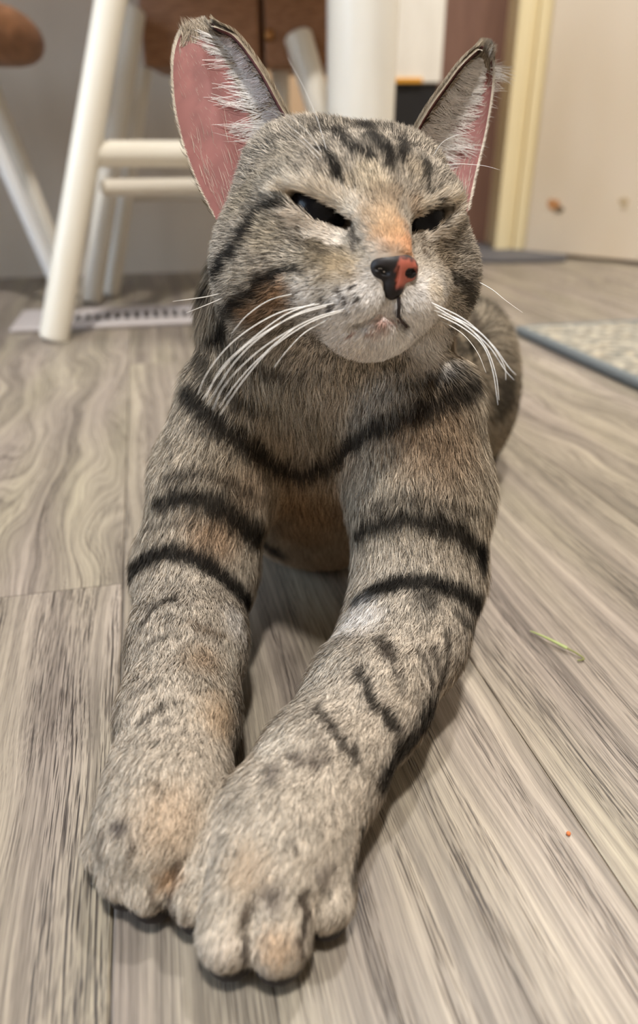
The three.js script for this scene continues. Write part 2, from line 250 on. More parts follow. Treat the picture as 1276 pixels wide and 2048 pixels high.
// each primitive: kind, place, blend radius, fur flow
const prims = [];
function cone(a, b, ra, rb, k, flow) { const ba = b.clone().sub(a); prims.push({ t: 0, ax: a.x, ay: a.y, az: a.z, bx: ba.x, by: ba.y, bz: ba.z, l2: ba.lengthSq(), ra, rb, k, flow: flow ?? ba.clone().normalize(), cx: a.x + ba.x / 2, cy: a.y + ba.y / 2, cz: a.z + ba.z / 2, R: ba.length() / 2 + Math.max(ra, rb) }); }
function chain(pts, k, flow) { for (let i = 0; i + 1 < pts.length; i++) cone(pts[i][0], pts[i + 1][0], pts[i][1], pts[i + 1][1], k, flow); }
function ell(c, r, k, flow, eul = [0, 0, 0], head = false) {
  const q = new THREE.Quaternion().setFromEuler(new THREE.Euler(...eul));
  const m = new THREE.Matrix4().compose(c, q, V(1, 1, 1)); if (head) m.premultiply(headM);
  const w = V(0, 0, 0).applyMatrix4(m), inv = m.clone().invert();
  prims.push({ t: 1, e: inv.elements, rx: r[0], ry: r[1], rz: r[2], k, flow, cx: w.x, cy: w.y, cz: w.z, R: Math.max(...r) });
}
const hell = (x, y, z, rx, ry, rz, k = 0.9, eul, flow) => ell(V(x / 100, y / 100, z / 100), [rx / 100, ry / 100, rz / 100], k / 100, flow ?? 'head', eul, true);
const hcone = (a, b, ra, rb, k = 0.9) => cone(H(...a), H(...b), ra / 100, rb / 100, k / 100, 'head');

// body
const FWD = V(0, 0, 1), BACK = V(0.12, -0.1, -1).normalize();
chain([[V(0.003, 0.068, -0.312), 0.050], [V(0.022, 0.064, -0.37), 0.052], [V(0.045, 0.060, -0.43), 0.052], [V(0.06, 0.052, -0.475), 0.044]], 0.02, BACK);
ell(V(0.000, 0.080, -0.284), [0.038, 0.042, 0.037], 0.018, V(0, -1, 0.25).normalize());
ell(V(0.000, 0.048, -0.308), [0.042, 0.046, 0.030], 0.018, V(0, -1, 0.25).normalize());
ell(V(0.006, 0.120, -0.279), [0.040, 0.034, 0.030], 0.018, V(0, -1, 0.15).normalize());
ell(V(0.0925, 0.054, -0.428), [0.026, 0.050, 0.048], 0.012, V(0.1, -0.7, -0.6).normalize());
ell(V(0.012, 0.052, -0.455), [0.028, 0.046, 0.050], 0.012, V(-0.1, -0.7, -0.6).normalize());
chain([[V(0.092, 0.016, -0.43), 0.014], [V(0.088, 0.013, -0.40), 0.013], [V(0.082, 0.012, -0.378), 0.013]], 0.01, V(0, 0, 1));
chain([[V(-0.012, 0.016, -0.44), 0.014], [V(-0.03, 0.013, -0.40), 0.013]], 0.01, V(0, 0, 1));
chain([[V(0.065, 0.04, -0.505), 0.016], [V(0.03, 0.018, -0.545), 0.012], [V(-0.03, 0.013, -0.535), 0.011], [V(-0.07, 0.012, -0.49), 0.009]], 0.01);
// neck
chain([[H(0.0, -0.2, -1.6), 0.032], [V(0.0, 0.125, -0.275), 0.037], [V(0.003, 0.095, -0.29), 0.044]], 0.018, V(0, -1, 0.3).normalize());
// left-of-picture leg, then the other
const legA = [[atHeight(475, 800, 0.098), 0.0205], [atHeight(433, 960, 0.068), 0.0215], [atHeight(390, 1140, 0.038), 0.0205], [atHeight(376, 1290, 0.0285), 0.0175], [atHeight(358, 1430, 0.0235), 0.0160], [atHeight(335, 1590, 0.0195), 0.0150], [atHeight(312, 1665, 0.0165), 0.0145]];
const legB = [[atHeight(825, 820, 0.098), 0.0235], [atHeight(838, 990, 0.068), 0.0235], [atHeight(838, 1150, 0.042), 0.0210], [atHeight(808, 1270, 0.0315), 0.0190], [atHeight(735, 1395, 0.0265), 0.0170], [atHeight(640, 1540, 0.022), 0.0155], [atHeight(570, 1665, 0.0190), 0.0155], [atHeight(552, 1715, 0.017), 0.0145]];
chain(legA, 0.010); chain(legB, 0.010);
// toes
const toesA = [[[243, 1630, .018], [216, 1690, .0118], .0062], [[278, 1645, .022], [252, 1735, .0122], .0068], [[325, 1650, .022], [304, 1758, .0122], .0070], [[372, 1650, .019], [356, 1745, .0120], .0064]];
const toesB = [[[445, 1700, .018], [394, 1785, .0120], .0064], [[502, 1695, .0235], [461, 1862, .0125], .0076], [[580, 1695, .0235], [556, 1868, .0125], .0078], [[648, 1690, .019], [650, 1790, .0122], .0072]];
for (const T of [toesA, toesB]) for (const [a, b, r] of T) cone(atHeight(...a), atHeight(...b), r * 1.05, r, 0.0022);
// head
hell(0, 0.36, -1.2, 3.5, 2.80, 3.4);
hell(1.75, 2.05, -1.3, 1.5, 1.15, 1.5, 1.2); hell(-1.55, 2.05, -1.3, 1.4, 1.10, 1.5, 1.2);
hell(2.55, -1.1, 0.0, 1.75, 1.95, 2.1, 1.3); hell(-2.55, -1.1, 0.0, 1.75, 1.95, 2.1, 1.3);
hcone([0, 1.2, 1.3], [0, -0.62, 3.45], 1.40, 0.72, 1.0);
hell(1.75, 1.10, 1.2, 1.2, 1.0, 1.25, 1.0); hell(-1.75, 1.10, 1.2, 1.2, 1.0, 1.25, 1.0);
hell(0.80, -1.68, 2.95, 1.0, 0.88, 1.12, 0.6); hell(-0.80, -1.68, 2.95, 1.0, 0.88, 1.12, 0.6);
hell(1.45, -1.45, 2.0, 1.1, 1.1, 1.3, 0.9); hell(-1.45, -1.45, 2.0, 1.1, 1.1, 1.3, 0.9);
hell(0, -2.62, 2.65, 0.95, 0.58, 0.85, 0.6);
hcone([0, -2.0, 2.2], [0, -1.9, -1.0], 1.35, 1.9, 1.0);
const EYE = [[-1.72, 0.62, 2.0], [1.72, 0.62, 2.0]];
const carve = [];
for (const sx of [-1, 1]) {
  const m = new THREE.Matrix4().compose(V(sx * 0.0175, 0.0064, 0.0245), new THREE.Quaternion().setFromEuler(new THREE.Euler(0, sx * 0.42, sx * 0.40)), V(1, 1, 1)).premultiply(headM);
  carve.push({ e: m.clone().invert().elements, rx: 0.0108, ry: 0.0022, rz: 0.014 });
}
const mouthCut = [[H(0, -1.2, 4.0), H(0, -1.95, 3.95), 0.0005], [H(0, -1.95, 3.93), H(0.6, -2.38, 3.7), 0.0005], [H(0, -1.95, 3.93), H(-0.7, -2.35, 3.65), 0.0005], [H(0.6, -2.38, 3.7), H(1.3, -2.4, 2.9), 0.0003], [H(-0.7, -2.35, 3.65), H(-1.4, -2.35, 2.9), 0.0003]].map(([a, b, r]) => ({ a, ba: b.clone().sub(a), r }));

function primD(p, x, y, z) {
  if (p.t === 0) {
    const px = x - p.ax, py = y - p.ay, pz = z - p.az;
    const h = clamp((px * p.bx + py * p.by + pz * p.bz) / p.l2);
    return Math.hypot(px - p.bx * h, py - p.by * h, pz - p.bz * h) - lerp(p.ra, p.rb, h);
  }
  const e = p.e, lx = e[0] * x + e[4] * y + e[8] * z + e[12], ly = e[1] * x + e[5] * y + e[9] * z + e[13], lz = e[2] * x + e[6] * y + e[10] * z + e[14];
  const ax = lx / p.rx, ay = ly / p.ry, az = lz / p.rz, k0 = Math.sqrt(ax * ax + ay * ay + az * az);
  const k1 = Math.hypot(ax / p.rx, ay / p.ry, az / p.rz) || 1e-9;
  return k0 * (k0 - 1) / k1;
}
function sdf(x, y, z) {
  let d = 1;
  for (const p of prims) {
    const far = Math.hypot(x - p.cx, y - p.cy, z - p.cz) - p.R;
    if (far > d + p.k || far > 0.12) { if (far < d) d = far; continue; }
    const e = primD(p, x, y, z), h = Math.max(p.k - Math.abs(d - e), 0) / p.k;
    d = Math.min(d, e) - h * h * p.k * 0.25;
  }
  if (d < 0.02 && d > -0.02) {
    for (const c of carve) { const e = -primD({ t: 1, ...c }, x, y, z), k = 0.0022, h = Math.max(k - Math.abs(d - e), 0) / k; d = Math.max(d, e) + h * h * k * 0.25; }
    for (const c of mouthCut) {
      const px = x - c.a.x, py = y - c.a.y, pz = z - c.a.z, h0 = clamp((px * c.ba.x + py * c.ba.y + pz * c.ba.z) / c.ba.lengthSq());
      const e = c.r - Math.hypot(px - c.ba.x * h0, py - c.ba.y * h0, pz - c.ba.z * h0), k = 0.003, h = Math.max(k - Math.abs(d - e), 0) / k; d = Math.max(d, e) + h * h * k * 0.25;
    }
    d = Math.max(d, -(y - 0.0005));
  }
  return d;
}
for (const c of carve) { c.t = 1; }
function gradN(x, y, z, e = 0.0006) { return V(sdf(x + e, y, z) - sdf(x - e, y, z), sdf(x, y + e, z) - sdf(x, y - e, z), sdf(x, y, z + e) - sdf(x, y, z - e)).normalize(); }
function hit(px, py) {           // where the line of sight through a pixel meets the skin
  const r = rayOf(px, py), l = Math.hypot(...r); let t = 0.05;
  for (let i = 0; i < 160 && t < 0.9; i++) { const x = r[0] / l * t, y = CAMY + r[1] / l * t, z = r[2] / l * t, d = sdf(x, y, z); if (d < 0.00025) return V(x, y, z); t += Math.max(d * 0.85, 0.0002); }
  return null;
}
// naive surface nets over a box; cells whose centre lies inside one of the other boxes are left to those
function nets(field, lo, hi, h, skip = []) {
  const nx = Math.ceil((hi.x - lo.x) / h) + 1, ny = Math.ceil((hi.y - lo.y) / h) + 1, nz = Math.ceil((hi.z - lo.z) / h) + 1;
  const F = new Float32Array(nx * ny * nz), id = new Int32Array(nx * ny * nz).fill(-1), at = (i, j, k) => i + nx * (j + ny * k);
  for (let k = 0; k < nz; k++) for (let j = 0; j < ny; j++) for (let i = 0; i < nx;) {
    const d = field(lo.x + i * h, lo.y + j * h, lo.z + k * h), run = Math.max(1, Math.floor((Math.abs(d) - 2.2 * h) / h * 0.5));   // far from the surface a run of cells shares the value
    for (let r = 0; r < run && i < nx; r++, i++) F[at(i, j, k)] = d;
  }
  const pos = [], idx = [];
  const inSkip = (x, y, z) => skip.some(([a, b]) => x > a.x && x < b.x && y > a.y && y < b.y && z > a.z && z < b.z);
  const E = [[0, 1], [2, 3], [4, 5], [6, 7], [0, 2], [1, 3], [4, 6], [5, 7], [0, 4], [1, 5], [2, 6], [3, 7]];
  const c = new Float32Array(8);
  for (let k = 0; k + 1 < nz; k++) for (let j = 0; j + 1 < ny; j++) for (let i = 0; i + 1 < nx; i++) {
    let inside = 0;
    for (let q = 0; q < 8; q++) { c[q] = F[at(i + (q & 1), j + ((q >> 1) & 1), k + (q >> 2))]; if (c[q] < 0) inside++; }
    if (!inside || inside === 8) continue;
    let x = 0, y = 0, z = 0, n = 0;
    for (const [a, b] of E) if ((c[a] < 0) !== (c[b] < 0)) { const t = c[a] / (c[a] - c[b]); x += lerp(a & 1, b & 1, t); y += lerp((a >> 1) & 1, (b >> 1) & 1, t); z += lerp(a >> 2, b >> 2, t); n++; }
    const X = lo.x + (i + x / n) * h, Y = lo.y + (j + y / n) * h, Z = lo.z + (k + z / n) * h;
    if (skip.length && inSkip(X, Y, Z)) continue;
    id[at(i, j, k)] = pos.length / 3; pos.push(X, Y, Z);
  }
  const quad = (a, b, cc, d, flip) => { if (a < 0 || b < 0 || cc < 0 || d < 0) return; flip ? idx.push(a, cc, b, a, d, cc) : idx.push(a, b, cc, a, cc, d); };
  for (let k = 1; k + 1 < nz; k++) for (let j = 1; j + 1 < ny; j++) for (let i = 1; i + 1 < nx; i++) {
    const f = F[at(i, j, k)] < 0;
    if (f !== F[at(i + 1, j, k)] < 0) quad(id[at(i, j - 1, k - 1)], id[at(i, j, k - 1)], id[at(i, j, k)], id[at(i, j - 1, k)], !f);
    if (f !== F[at(i, j + 1, k)] < 0) quad(id[at(i - 1, j, k - 1)], id[at(i - 1, j, k)], id[at(i, j, k)], id[at(i, j, k - 1)], !f);
    if (f !== F[at(i, j, k + 1)] < 0) quad(id[at(i - 1, j - 1, k)], id[at(i, j - 1, k)], id[at(i, j, k)], id[at(i - 1, j, k)], !f);
  }
  const g = new THREE.BufferGeometry();
  g.setAttribute('position', new THREE.Float32BufferAttribute(pos, 3)); g.setIndex(idx);
  const N = new Float32Array(pos.length);
  for (let i = 0; i < pos.length; i += 3) { const e = 0.0004, x = pos[i], y = pos[i + 1], z = pos[i + 2]; const a = field(x + e, y, z) - field(x - e, y, z), b = field(x, y + e, z) - field(x, y - e, z), cz = field(x, y, z + e) - field(x, y, z - e), l = Math.hypot(a, b, cz) || 1; N[i] = a / l; N[i + 1] = b / l; N[i + 2] = cz / l; }
  g.setAttribute('normal', new THREE.BufferAttribute(N, 3));
  return g;
}
const headBox = [V(-0.055, 0.118, -0.30), V(0.062, 0.205, -0.175)], pawBox = [V(-0.085, -0.003, -0.165), V(0.04, 0.045, -0.08)];
const grown = (b, m) => [b[0].clone().addScalar(-m), b[1].clone().addScalar(m)];
const shrunk = (b, m) => [b[0].clone().addScalar(m), b[1].clone().addScalar(-m)];
const skinParts = [
  nets(sdf, V(-0.10, -0.004, -0.57), V(0.145, 0.205, -0.08), 0.0024, [shrunk(headBox, 0.003), shrunk(pawBox, 0.003)]),
  nets(sdf, ...headBox, 0.0011), nets(sdf, ...pawBox, 0.0013),
];

// ears: two edges given as curves, a bowl between them, a rim of some thickness
function ear(inner, outer, depth, back, thick = 0.0013) {
  const ci = new THREE.CatmullRomCurve3(inner), co = new THREE.CatmullRomCurve3(outer);
  const tipDir = ci.getPoint(1).add(co.getPoint(1)).sub(ci.getPoint(0.8)).sub(co.getPoint(0.8)).normalize();
  const NS = 40, NT = 24, P = (s, t) => {
    const a = ci.getPoint(s), b = co.getPoint(s), m = a.clone().lerp(b, t * 0.5 + 0.5), w = a.distanceTo(b);
    m.addScaledVector(tipDir, Math.pow(s, 7) * (1 - t * t) * w * 0.42);
    return m.addScaledVector(back, depth * Math.pow(1 - t * t, 0.8) * Math.min(1, w / 0.03) * lerp(1, 0.75, s));
  };
  const front = [], rear = [], e = 1e-3;
  const nrm = (s, t) => { const s0 = Math.max(0, s - e), s1 = Math.min(0.985, s + e), t0 = Math.max(-1, t - e), t1 = Math.min(1, t + e); return P(s1, t).sub(P(s0, t)).cross(P(s, t1).sub(P(s, t0))).normalize(); };
  const sign = nrm(0.4, 0).dot(back) > 0 ? -1 : 1;
  const pos = [], nor = [], idx = [], side = [];
  for (const f of [1, -1]) for (let i = 0; i <= NS; i++) for (let j = 0; j <= NT; j++) {
    const s = i / NS, t = -1 + 2 * j / NT, n = nrm(Math.min(s, 0.98), t).multiplyScalar(sign), p = P(s, t);
    const edge = Math.sqrt(clamp(Math.min(1 - Math.abs(t), (1 - s) * 2) / 0.12));
    p.addScaledVector(n, f * thick * edge);
    pos.push(p.x, p.y, p.z); nor.push(n.x * f, n.y * f, n.z * f); side.push(f);
  }
  for (let f = 0; f < 2; f++) for (let i = 0; i < NS; i++) for (let j = 0; j < NT; j++) {
    const a = f * (NS + 1) * (NT + 1) + i * (NT + 1) + j, b = a + 1, c = a + NT + 1, d = c + 1;
    (f === 0) === (sign > 0) ? idx.push(a, c, b, b, c, d) : idx.push(a, b, c, b, d, c);
  }
  const g = new THREE.BufferGeometry();
  g.setAttribute('position', new THREE.Float32BufferAttribute(pos, 3)); g.setAttribute('normal', new THREE.Float32BufferAttribute(nor, 3)); g.setIndex(idx);
  return { g, P, nrm: (s, t) => nrm(Math.min(s, 0.98), t).multiplyScalar(sign), side };
}
const A = (px, py, d) => atDepth(px, py, d);
const earA = ear(
  [A(612, 290, .240), A(566, 222, .237), A(520, 140, .238), A(468, 72, .241), A(446, 60, .243), A(428, 52, .244)],
  [A(432, 440, .232), A(388, 350, .231), A(352, 230, .232), A(345, 130, .236), A(354, 84, .240), A(368, 58, .244)], 0.018, V(0.35, 0.05, -1).normalize());
const earB = ear(
  [A(812, 300, .246), A(855, 224, .242), A(893, 170, .244), A(925, 128, .248), A(948, 106, .251), A(958, 98, .253)],
  [A(935, 425, .250), A(950, 350, .256), A(972, 255, .260), A(984, 175, .259), A(985, 130, .256), A(980, 105, .254)], 0.012, V(-0.35, 0.05, -1).normalize());

// ------------------------------------------------------------------ coat: markings set out on the skin, then hair
const W8 = (r, g, b) => { const c = lin(r, g, b); return [c.r, c.g, c.b]; };
const K = W8(13, 11, 10), DK = W8(44, 36, 30), GY = W8(184, 172, 156), TAN = W8(197, 184, 167), PALE = W8(220, 210, 194), WHT = W8(246, 241, 236), BRN = W8(150, 116, 84), OCH = W8(186, 144, 102), GRB = W8(156, 142, 122);
const WIDE = 1.5, marks = [];                                        // painted in order: {pts:[x,y,z...], r, soft, c, a}
function dab(px, py, rmm, c, a = 1, soft = 0.8) { const p = hit(px, py); if (p) marks.push({ P: [p], r: rmm / 1000, soft, c, a }); }
function stroke(pts, wmm, c, a = 1, soft = 0.45) {      // polyline in the photograph, laid on the skin; width in mm, may run from one value to another
  const w = Array.isArray(wmm) ? wmm : [wmm, wmm], P = [];
  const cv = new THREE.CatmullRomCurve3(pts.map(([x, y]) => V(x, y, 0)));
  const n = Math.max(3, Math.round(cv.getLength() / 12));
  for (let i = 0; i <= n; i++) { const q = cv.getPoint(i / n), p = hit(q.x, q.y); if (p) { p.w = lerp(w[0], w[1], i / n) / 2000 * WIDE; P.push(p); } }
  if (P.length) marks.push({ P, r: Math.max(...w) / 2000 * WIDE, soft, c, a });
}
// legs and paws: pale underlay first
dab(690, 940, 9, W8(200, 186, 166), 0.55); dab(620, 985, 22, W8(176, 138, 100), 0.8); dab(600, 1050, 14, W8(170, 138, 104), 0.7); dab(600, 800, 18, W8(172, 156, 134), 0.7); dab(660, 770, 12, W8(190, 176, 156), 0.6);
dab(850, 830, 22, W8(172, 142, 112), 0.7); dab(900, 900, 18, W8(172, 144, 116), 0.5); dab(560, 880, 16, W8(172, 144, 114), 0.5); dab(700, 900, 14, W8(176, 150, 122), 0.6); dab(470, 900, 14, W8(160, 142, 118), 0.5); dab(430, 1055, 14, W8(166, 132, 100), 0.7); dab(500, 960, 12, W8(160, 132, 104), 0.6);
// collar
stroke([[388, 768], [440, 812], [490, 855], [550, 900], [600, 912], [650, 896], [700, 858], [760, 826], [820, 802], [900, 772], [945, 742]], [6.0, 5.2], K, 0.95);
stroke([[700, 808], [750, 776], [810, 758], [880, 736], [935, 700]], [2.5, 4], K, 0.85);
stroke([[415, 690], [440, 740], [485, 778], [525, 795]], [5, 2.5], K, 0.85);
stroke([[470, 690], [540, 716], [600, 724], [655, 722]], [2.6, 1.8], DK, 0.75);
stroke([[400, 830], [470, 880], [520, 905]], [2, 2], DK, 0.45);
// shoulders
stroke([[345, 935], [400, 922], [450, 935], [505, 965]], [2.6, 2.4], DK, 0.75);
stroke([[322, 985], [380, 968], [440, 985], [495, 1030], [545, 1080]], [4.2, 7.5], K, 0.95);
stroke([[300, 1040], [350, 1025], [390, 1030]], [1.6, 1.6], DK, 0.6);
stroke([[735, 995], [800, 968], [880, 982], [950, 1000]], [2.4, 2.0], DK, 0.7);
stroke([[715, 1045], [760, 1020], [830, 1010], [900, 1032], [962, 1085]], [3.8, 5.5], K, 0.95);
stroke([[955, 1080], [962, 1120]], [5, 4], K, 0.9);
// elbows
stroke([[258, 1138], [300, 1102], [350, 1088], [410, 1108], [455, 1150], [495, 1190]], [5, 6.5], K, 0.97);
stroke([[722, 1192], [780, 1160], [850, 1148], [910, 1165], [968, 1200]], [4.5, 6], K, 0.97);
dab(855, 1188, 6, K, 0.85); dab(880, 1165, 5, K, 0.7);
// forearm A
stroke([[285, 1240], [325, 1198], [358, 1188]], [1.8, 2.2], DK, 0.75); stroke([[280, 1300], [310, 1270], [345, 1258]], [1.4, 1.6], DK, 0.6);
stroke([[390, 1240], [425, 1252], [440, 1262]], [2.4, 1.6], W8(100, 78, 56), 0.7); dab(405, 1310, 8, W8(168, 138, 106), 0.6); stroke([[282, 1370], [320, 1352]], 1.4, DK, 0.55);
stroke([[288, 1428], [330, 1400], [352, 1392]], [1.8, 1.2], DK, 0.75); stroke([[300, 1445], [350, 1424]], [1.2, 1.2], DK, 0.6); stroke([[275, 1480], [330, 1470]], 1.2, DK, 0.35); stroke([[260, 1555], [300, 1548], [325, 1552]], 1.2, DK, 0.55);
dab(470, 1235, 8, WHT, 0.6); dab(465, 1290, 6, PALE, 0.5); dab(440, 1420, 10, W8(206, 172, 132), 0.5); dab(340, 1620, 12, W8(204, 170, 134), 0.4);
dab(247, 1640, 3.2, W8(74, 66, 66), 0.85); stroke([[272, 1668], [258, 1712]], 1.6, W8(90, 76, 64), 0.75); stroke([[205, 1690], [212, 1640]], 2.2, W8(120, 106, 94), 0.6); dab(345, 1740, 5, W8(166, 126, 86), 0.7); stroke([[372, 1690], [352, 1760], [345, 1800]], 1.6, W8(70, 50, 36), 0.8);
stroke([[308, 1766], [325, 1800]], 1.4, W8(70, 52, 40), 0.8); dab(330, 1800, 2.5, DK, 0.7);
// forearm B
dab(720, 1230, 11, WHT, 0.65); dab(660, 1320, 8, PALE, 0.6); dab(560, 1470, 8, PALE, 0.5);
stroke([[950, 1245], [935, 1310], [905, 1370]], [6, 7], K, 0.92); stroke([[895, 1250], [900, 1300], [890, 1350]], [2, 2.5], DK, 0.7); stroke([[872, 1400], [830, 1465], [795, 1505], [772, 1540]], [7, 6], K, 0.92);
stroke([[725, 1335], [752, 1385], [800, 1440]], [2, 2.6], K, 0.8); dab(780, 1295, 4.5, DK, 0.75); stroke([[840, 1290], [865, 1345], [860, 1390]], [2.2, 2], DK, 0.75); stroke([[800, 1330], [815, 1385]], 1.6, DK, 0.6); stroke([[705, 1352], [735, 1352]], 1.4, DK, 0.5);
stroke([[645, 1405], [680, 1455], [718, 1502]], [1.6, 2.2], DK, 0.8); stroke([[590, 1500], [640, 1516], [668, 1508]], [2, 1.6], W8(92, 82, 74), 0.75); dab(555, 1535, 4.2, W8(100, 90, 84), 0.7); dab(640, 1500, 4, W8(110, 98, 88), 0.6); stroke([[630, 1440], [655, 1490]], 1.5, DK, 0.4);
stroke([[728, 1640], [712, 1700], [704, 1745]], [3, 2.4], DK, 0.8); stroke([[580, 1672], [604, 1682]], 1.1, W8(60, 48, 38), 0.8); dab(500, 1720, 8, W8(206, 172, 134), 0.35);
dab(547, 1774, 4.6, W8(96, 84, 76), 0.8); dab(655, 1728, 4, W8(112, 100, 92), 0.7); stroke([[502, 1790], [496, 1850], [494, 1905]], [1.4, 1.8], W8(84, 70, 58), 0.8); stroke([[614, 1765], [610, 1820], [604, 1890]], [1.6, 2], W8(84, 70, 58), 0.8); dab(555, 1880, 6, W8(200, 164, 128), 0.6); dab(460, 1880, 5, W8(226, 212, 196), 0.6); stroke([[385, 1760], [372, 1820]], 1.4, W8(100, 88, 76), 0.6);
// face
dab(680, 755, 15, W8(214, 198, 178), 0.75); dab(780, 745, 12, W8(206, 190, 170), 0.6);
dab(745, 615, 13, WHT, 0.97); dab(855, 605, 11, WHT, 0.95); dab(775, 690, 17, WHT, 0.97); dab(690, 690, 12, W8(226, 214, 200), 0.85); dab(850, 690, 10, WHT, 0.8); dab(620, 690, 10, W8(206, 190, 170), 0.7); dab(610, 580, 6, W8(230, 220, 208), 0.75); dab(700, 640, 9, WHT, 0.8); dab(880, 640, 8, W8(226, 216, 204), 0.7); dab(870, 580, 5, W8(230, 214, 190), 0.8);
dab(640, 510, 10, W8(128, 112, 86), 0.7); dab(690, 530, 8, W8(158, 136, 102), 0.7); dab(880, 510, 8, W8(130, 112, 88), 0.7); dab(890, 470, 4.5, W8(84, 72, 56), 0.7); dab(650, 480, 7, W8(112, 96, 74), 0.55);
dab(800, 480, 8, W8(214, 166, 128), 0.9); dab(778, 455, 7, W8(204, 164, 124), 0.85); dab(820, 500, 5, W8(216, 160, 120), 0.8); dab(765, 425, 7, W8(196, 168, 136), 0.75); dab(715, 420, 4.5, W8(214, 192, 166), 0.9); dab(830, 415, 4, W8(206, 182, 156), 0.8); dab(745, 360, 7, W8(218, 200, 172), 0.8); dab(700, 395, 5, W8(220, 202, 176), 0.7); dab(830, 350, 5, W8(190, 172, 146), 0.6); dab(790, 395, 5, W8(132, 108, 80), 0.6); dab(755, 385, 4, W8(136, 112, 82), 0.5);
stroke([[560, 392], [600, 376], [650, 388], [700, 412]], [4.2, 4], W8(230, 217, 198), 0.97); stroke([[590, 432], [630, 460], [680, 476]], [3.2, 3.2], W8(232, 218, 200), 0.97); stroke([[845, 408], [880, 398], [915, 400]], [3, 3.2], W8(230, 217, 198), 0.97); stroke([[850, 468], [885, 456], [915, 432]], [3, 3.2], W8(230, 218, 202), 0.95);
dab(560, 330, 12, W8(160, 148, 126), 0.4); dab(500, 400, 10, W8(146, 132, 106), 0.5); dab(545, 470, 8, W8(206, 190, 164), 0.7); dab(600, 540, 4, W8(214, 200, 180), 0.7); dab(500, 560, 8, W8(216, 202, 182), 0.85); dab(590, 510, 5, W8(186, 174, 154), 0.5); dab(560, 590, 8, W8(170, 128, 90), 0.85); dab(520, 625, 7, W8(156, 118, 84), 0.75); dab(450, 600, 7, W8(212, 200, 182), 0.75);
stroke([[572, 406], [540, 425], [500, 478], [455, 535], [415, 566]], [1.8, 3.6], K, 0.97); stroke([[615, 537], [570, 540], [540, 556], [508, 592], [470, 618], [425, 650]], [1.8, 4], K, 0.95);
stroke([[658, 312], [672, 345], [688, 376]], [2.8, 2.0], K, 0.97); stroke([[680, 272], [706, 305], [742, 328]], [3.0, 2.4], K, 0.96); stroke([[735, 250], [752, 285], [770, 312], [780, 338]], [4.4, 2.8], K, 0.96); stroke([[808, 296], [802, 332]], [4.0, 3.0], K, 0.96); stroke([[846, 338], [850, 360], [852, 388]], [2.2, 1.8], K, 0.92); stroke([[690, 255], [720, 270]], 2.4, K, 0.7); stroke([[780, 258], [800, 285]], 2.2, DK, 0.7); dab(650, 275, 3, DK, 0.6); dab(850, 290, 3, DK, 0.6); stroke([[735, 300], [728, 330]], 1.2, DK, 0.5); stroke([[620, 255], [640, 300]], 1.6, DK, 0.5);
stroke([[925, 432], [942, 470], [952, 530]], [2.2, 3], K, 0.92); stroke([[898, 545], [925, 580], [945, 620]], [2.4, 4], K, 0.85); dab(925, 560, 4, DK, 0.6); stroke([[930, 640], [948, 690]], [4, 4], DK, 0.8);
stroke([[702, 458], [712, 480], [716, 498]], [1.2, 1.6], DK, 0.75); stroke([[838, 470], [843, 495], [850, 515]], [1.0, 1.2], W8(84, 66, 50), 0.75); dab(732, 498, 1.6, DK, 0.6);
stroke([[584, 398], [620, 402], [665, 418], [700, 446], [706, 458]], [1.2, 1.2], K, 0.95, 0.35); stroke([[590, 404], [625, 432], [670, 450], [704, 458]], [0.9, 1.0], K, 0.8, 0.35); stroke([[832, 460], [842, 432], [870, 414], [908, 410]], [1.1, 1.1], K, 0.95, 0.35); stroke([[834, 460], [870, 456], [895, 442], [908, 412]], [0.9, 0.9], K, 0.8, 0.35);
for (const [x, y] of [[655, 590], [682, 580], [710, 570], [640, 603], [668, 604], [694, 598], [716, 592], [690, 612], [664, 618], [640, 620], [720, 612]]) dab(x, y, 1.15, W8(46, 36, 30), 0.9, 0.5);
for (const [x, y] of [[868, 598], [885, 606], [876, 622], [896, 626]]) dab(x, y, 0.8, W8(130, 112, 98), 0.5, 0.5);
stroke([[797, 600], [797, 632]], 0.8, K, 0.9); stroke([[797, 634], [770, 648], [735, 658], [705, 668]], [1.0, 0.8], W8(178, 138, 124), 0.8); stroke([[797, 634], [815, 655], [828, 668]], [0.9, 0.7], W8(80, 58, 50), 0.85); dab(765, 645, 4, W8(196, 160, 146), 0.7);
stroke([[640, 256], [655, 275]], 1.6, K, 0.7); stroke([[664, 250], [676, 272]], 1.4, DK, 0.7); stroke([[760, 248], [772, 270]], 1.8, K, 0.75); stroke([[712, 246], [728, 268]], 1.8, K, 0.75); stroke([[820, 256], [832, 280]], 1.4, DK, 0.65); stroke([[600, 290], [622, 320]], 1.2, DK, 0.5); stroke([[780, 342], [786, 372]], 1.1, DK, 0.5); stroke([[716, 335], [722, 362]], 0.9, DK, 0.4);
stroke([[505, 330], [545, 300], [580, 285]], [1.2, 1.0], DK, 0.4); stroke([[470, 430], [500, 405], [535, 395]], [1.4, 1.0], DK, 0.4); stroke([[430, 480], [455, 455]], 1.4, DK, 0.45); stroke([[600, 480], [640, 500], [680, 506]], [1.6, 1.4], DK, 0.45); stroke([[870, 500], [905, 492]], 1.6, DK, 0.45); stroke([[610, 350], [640, 345]], 1.0, DK, 0.35);
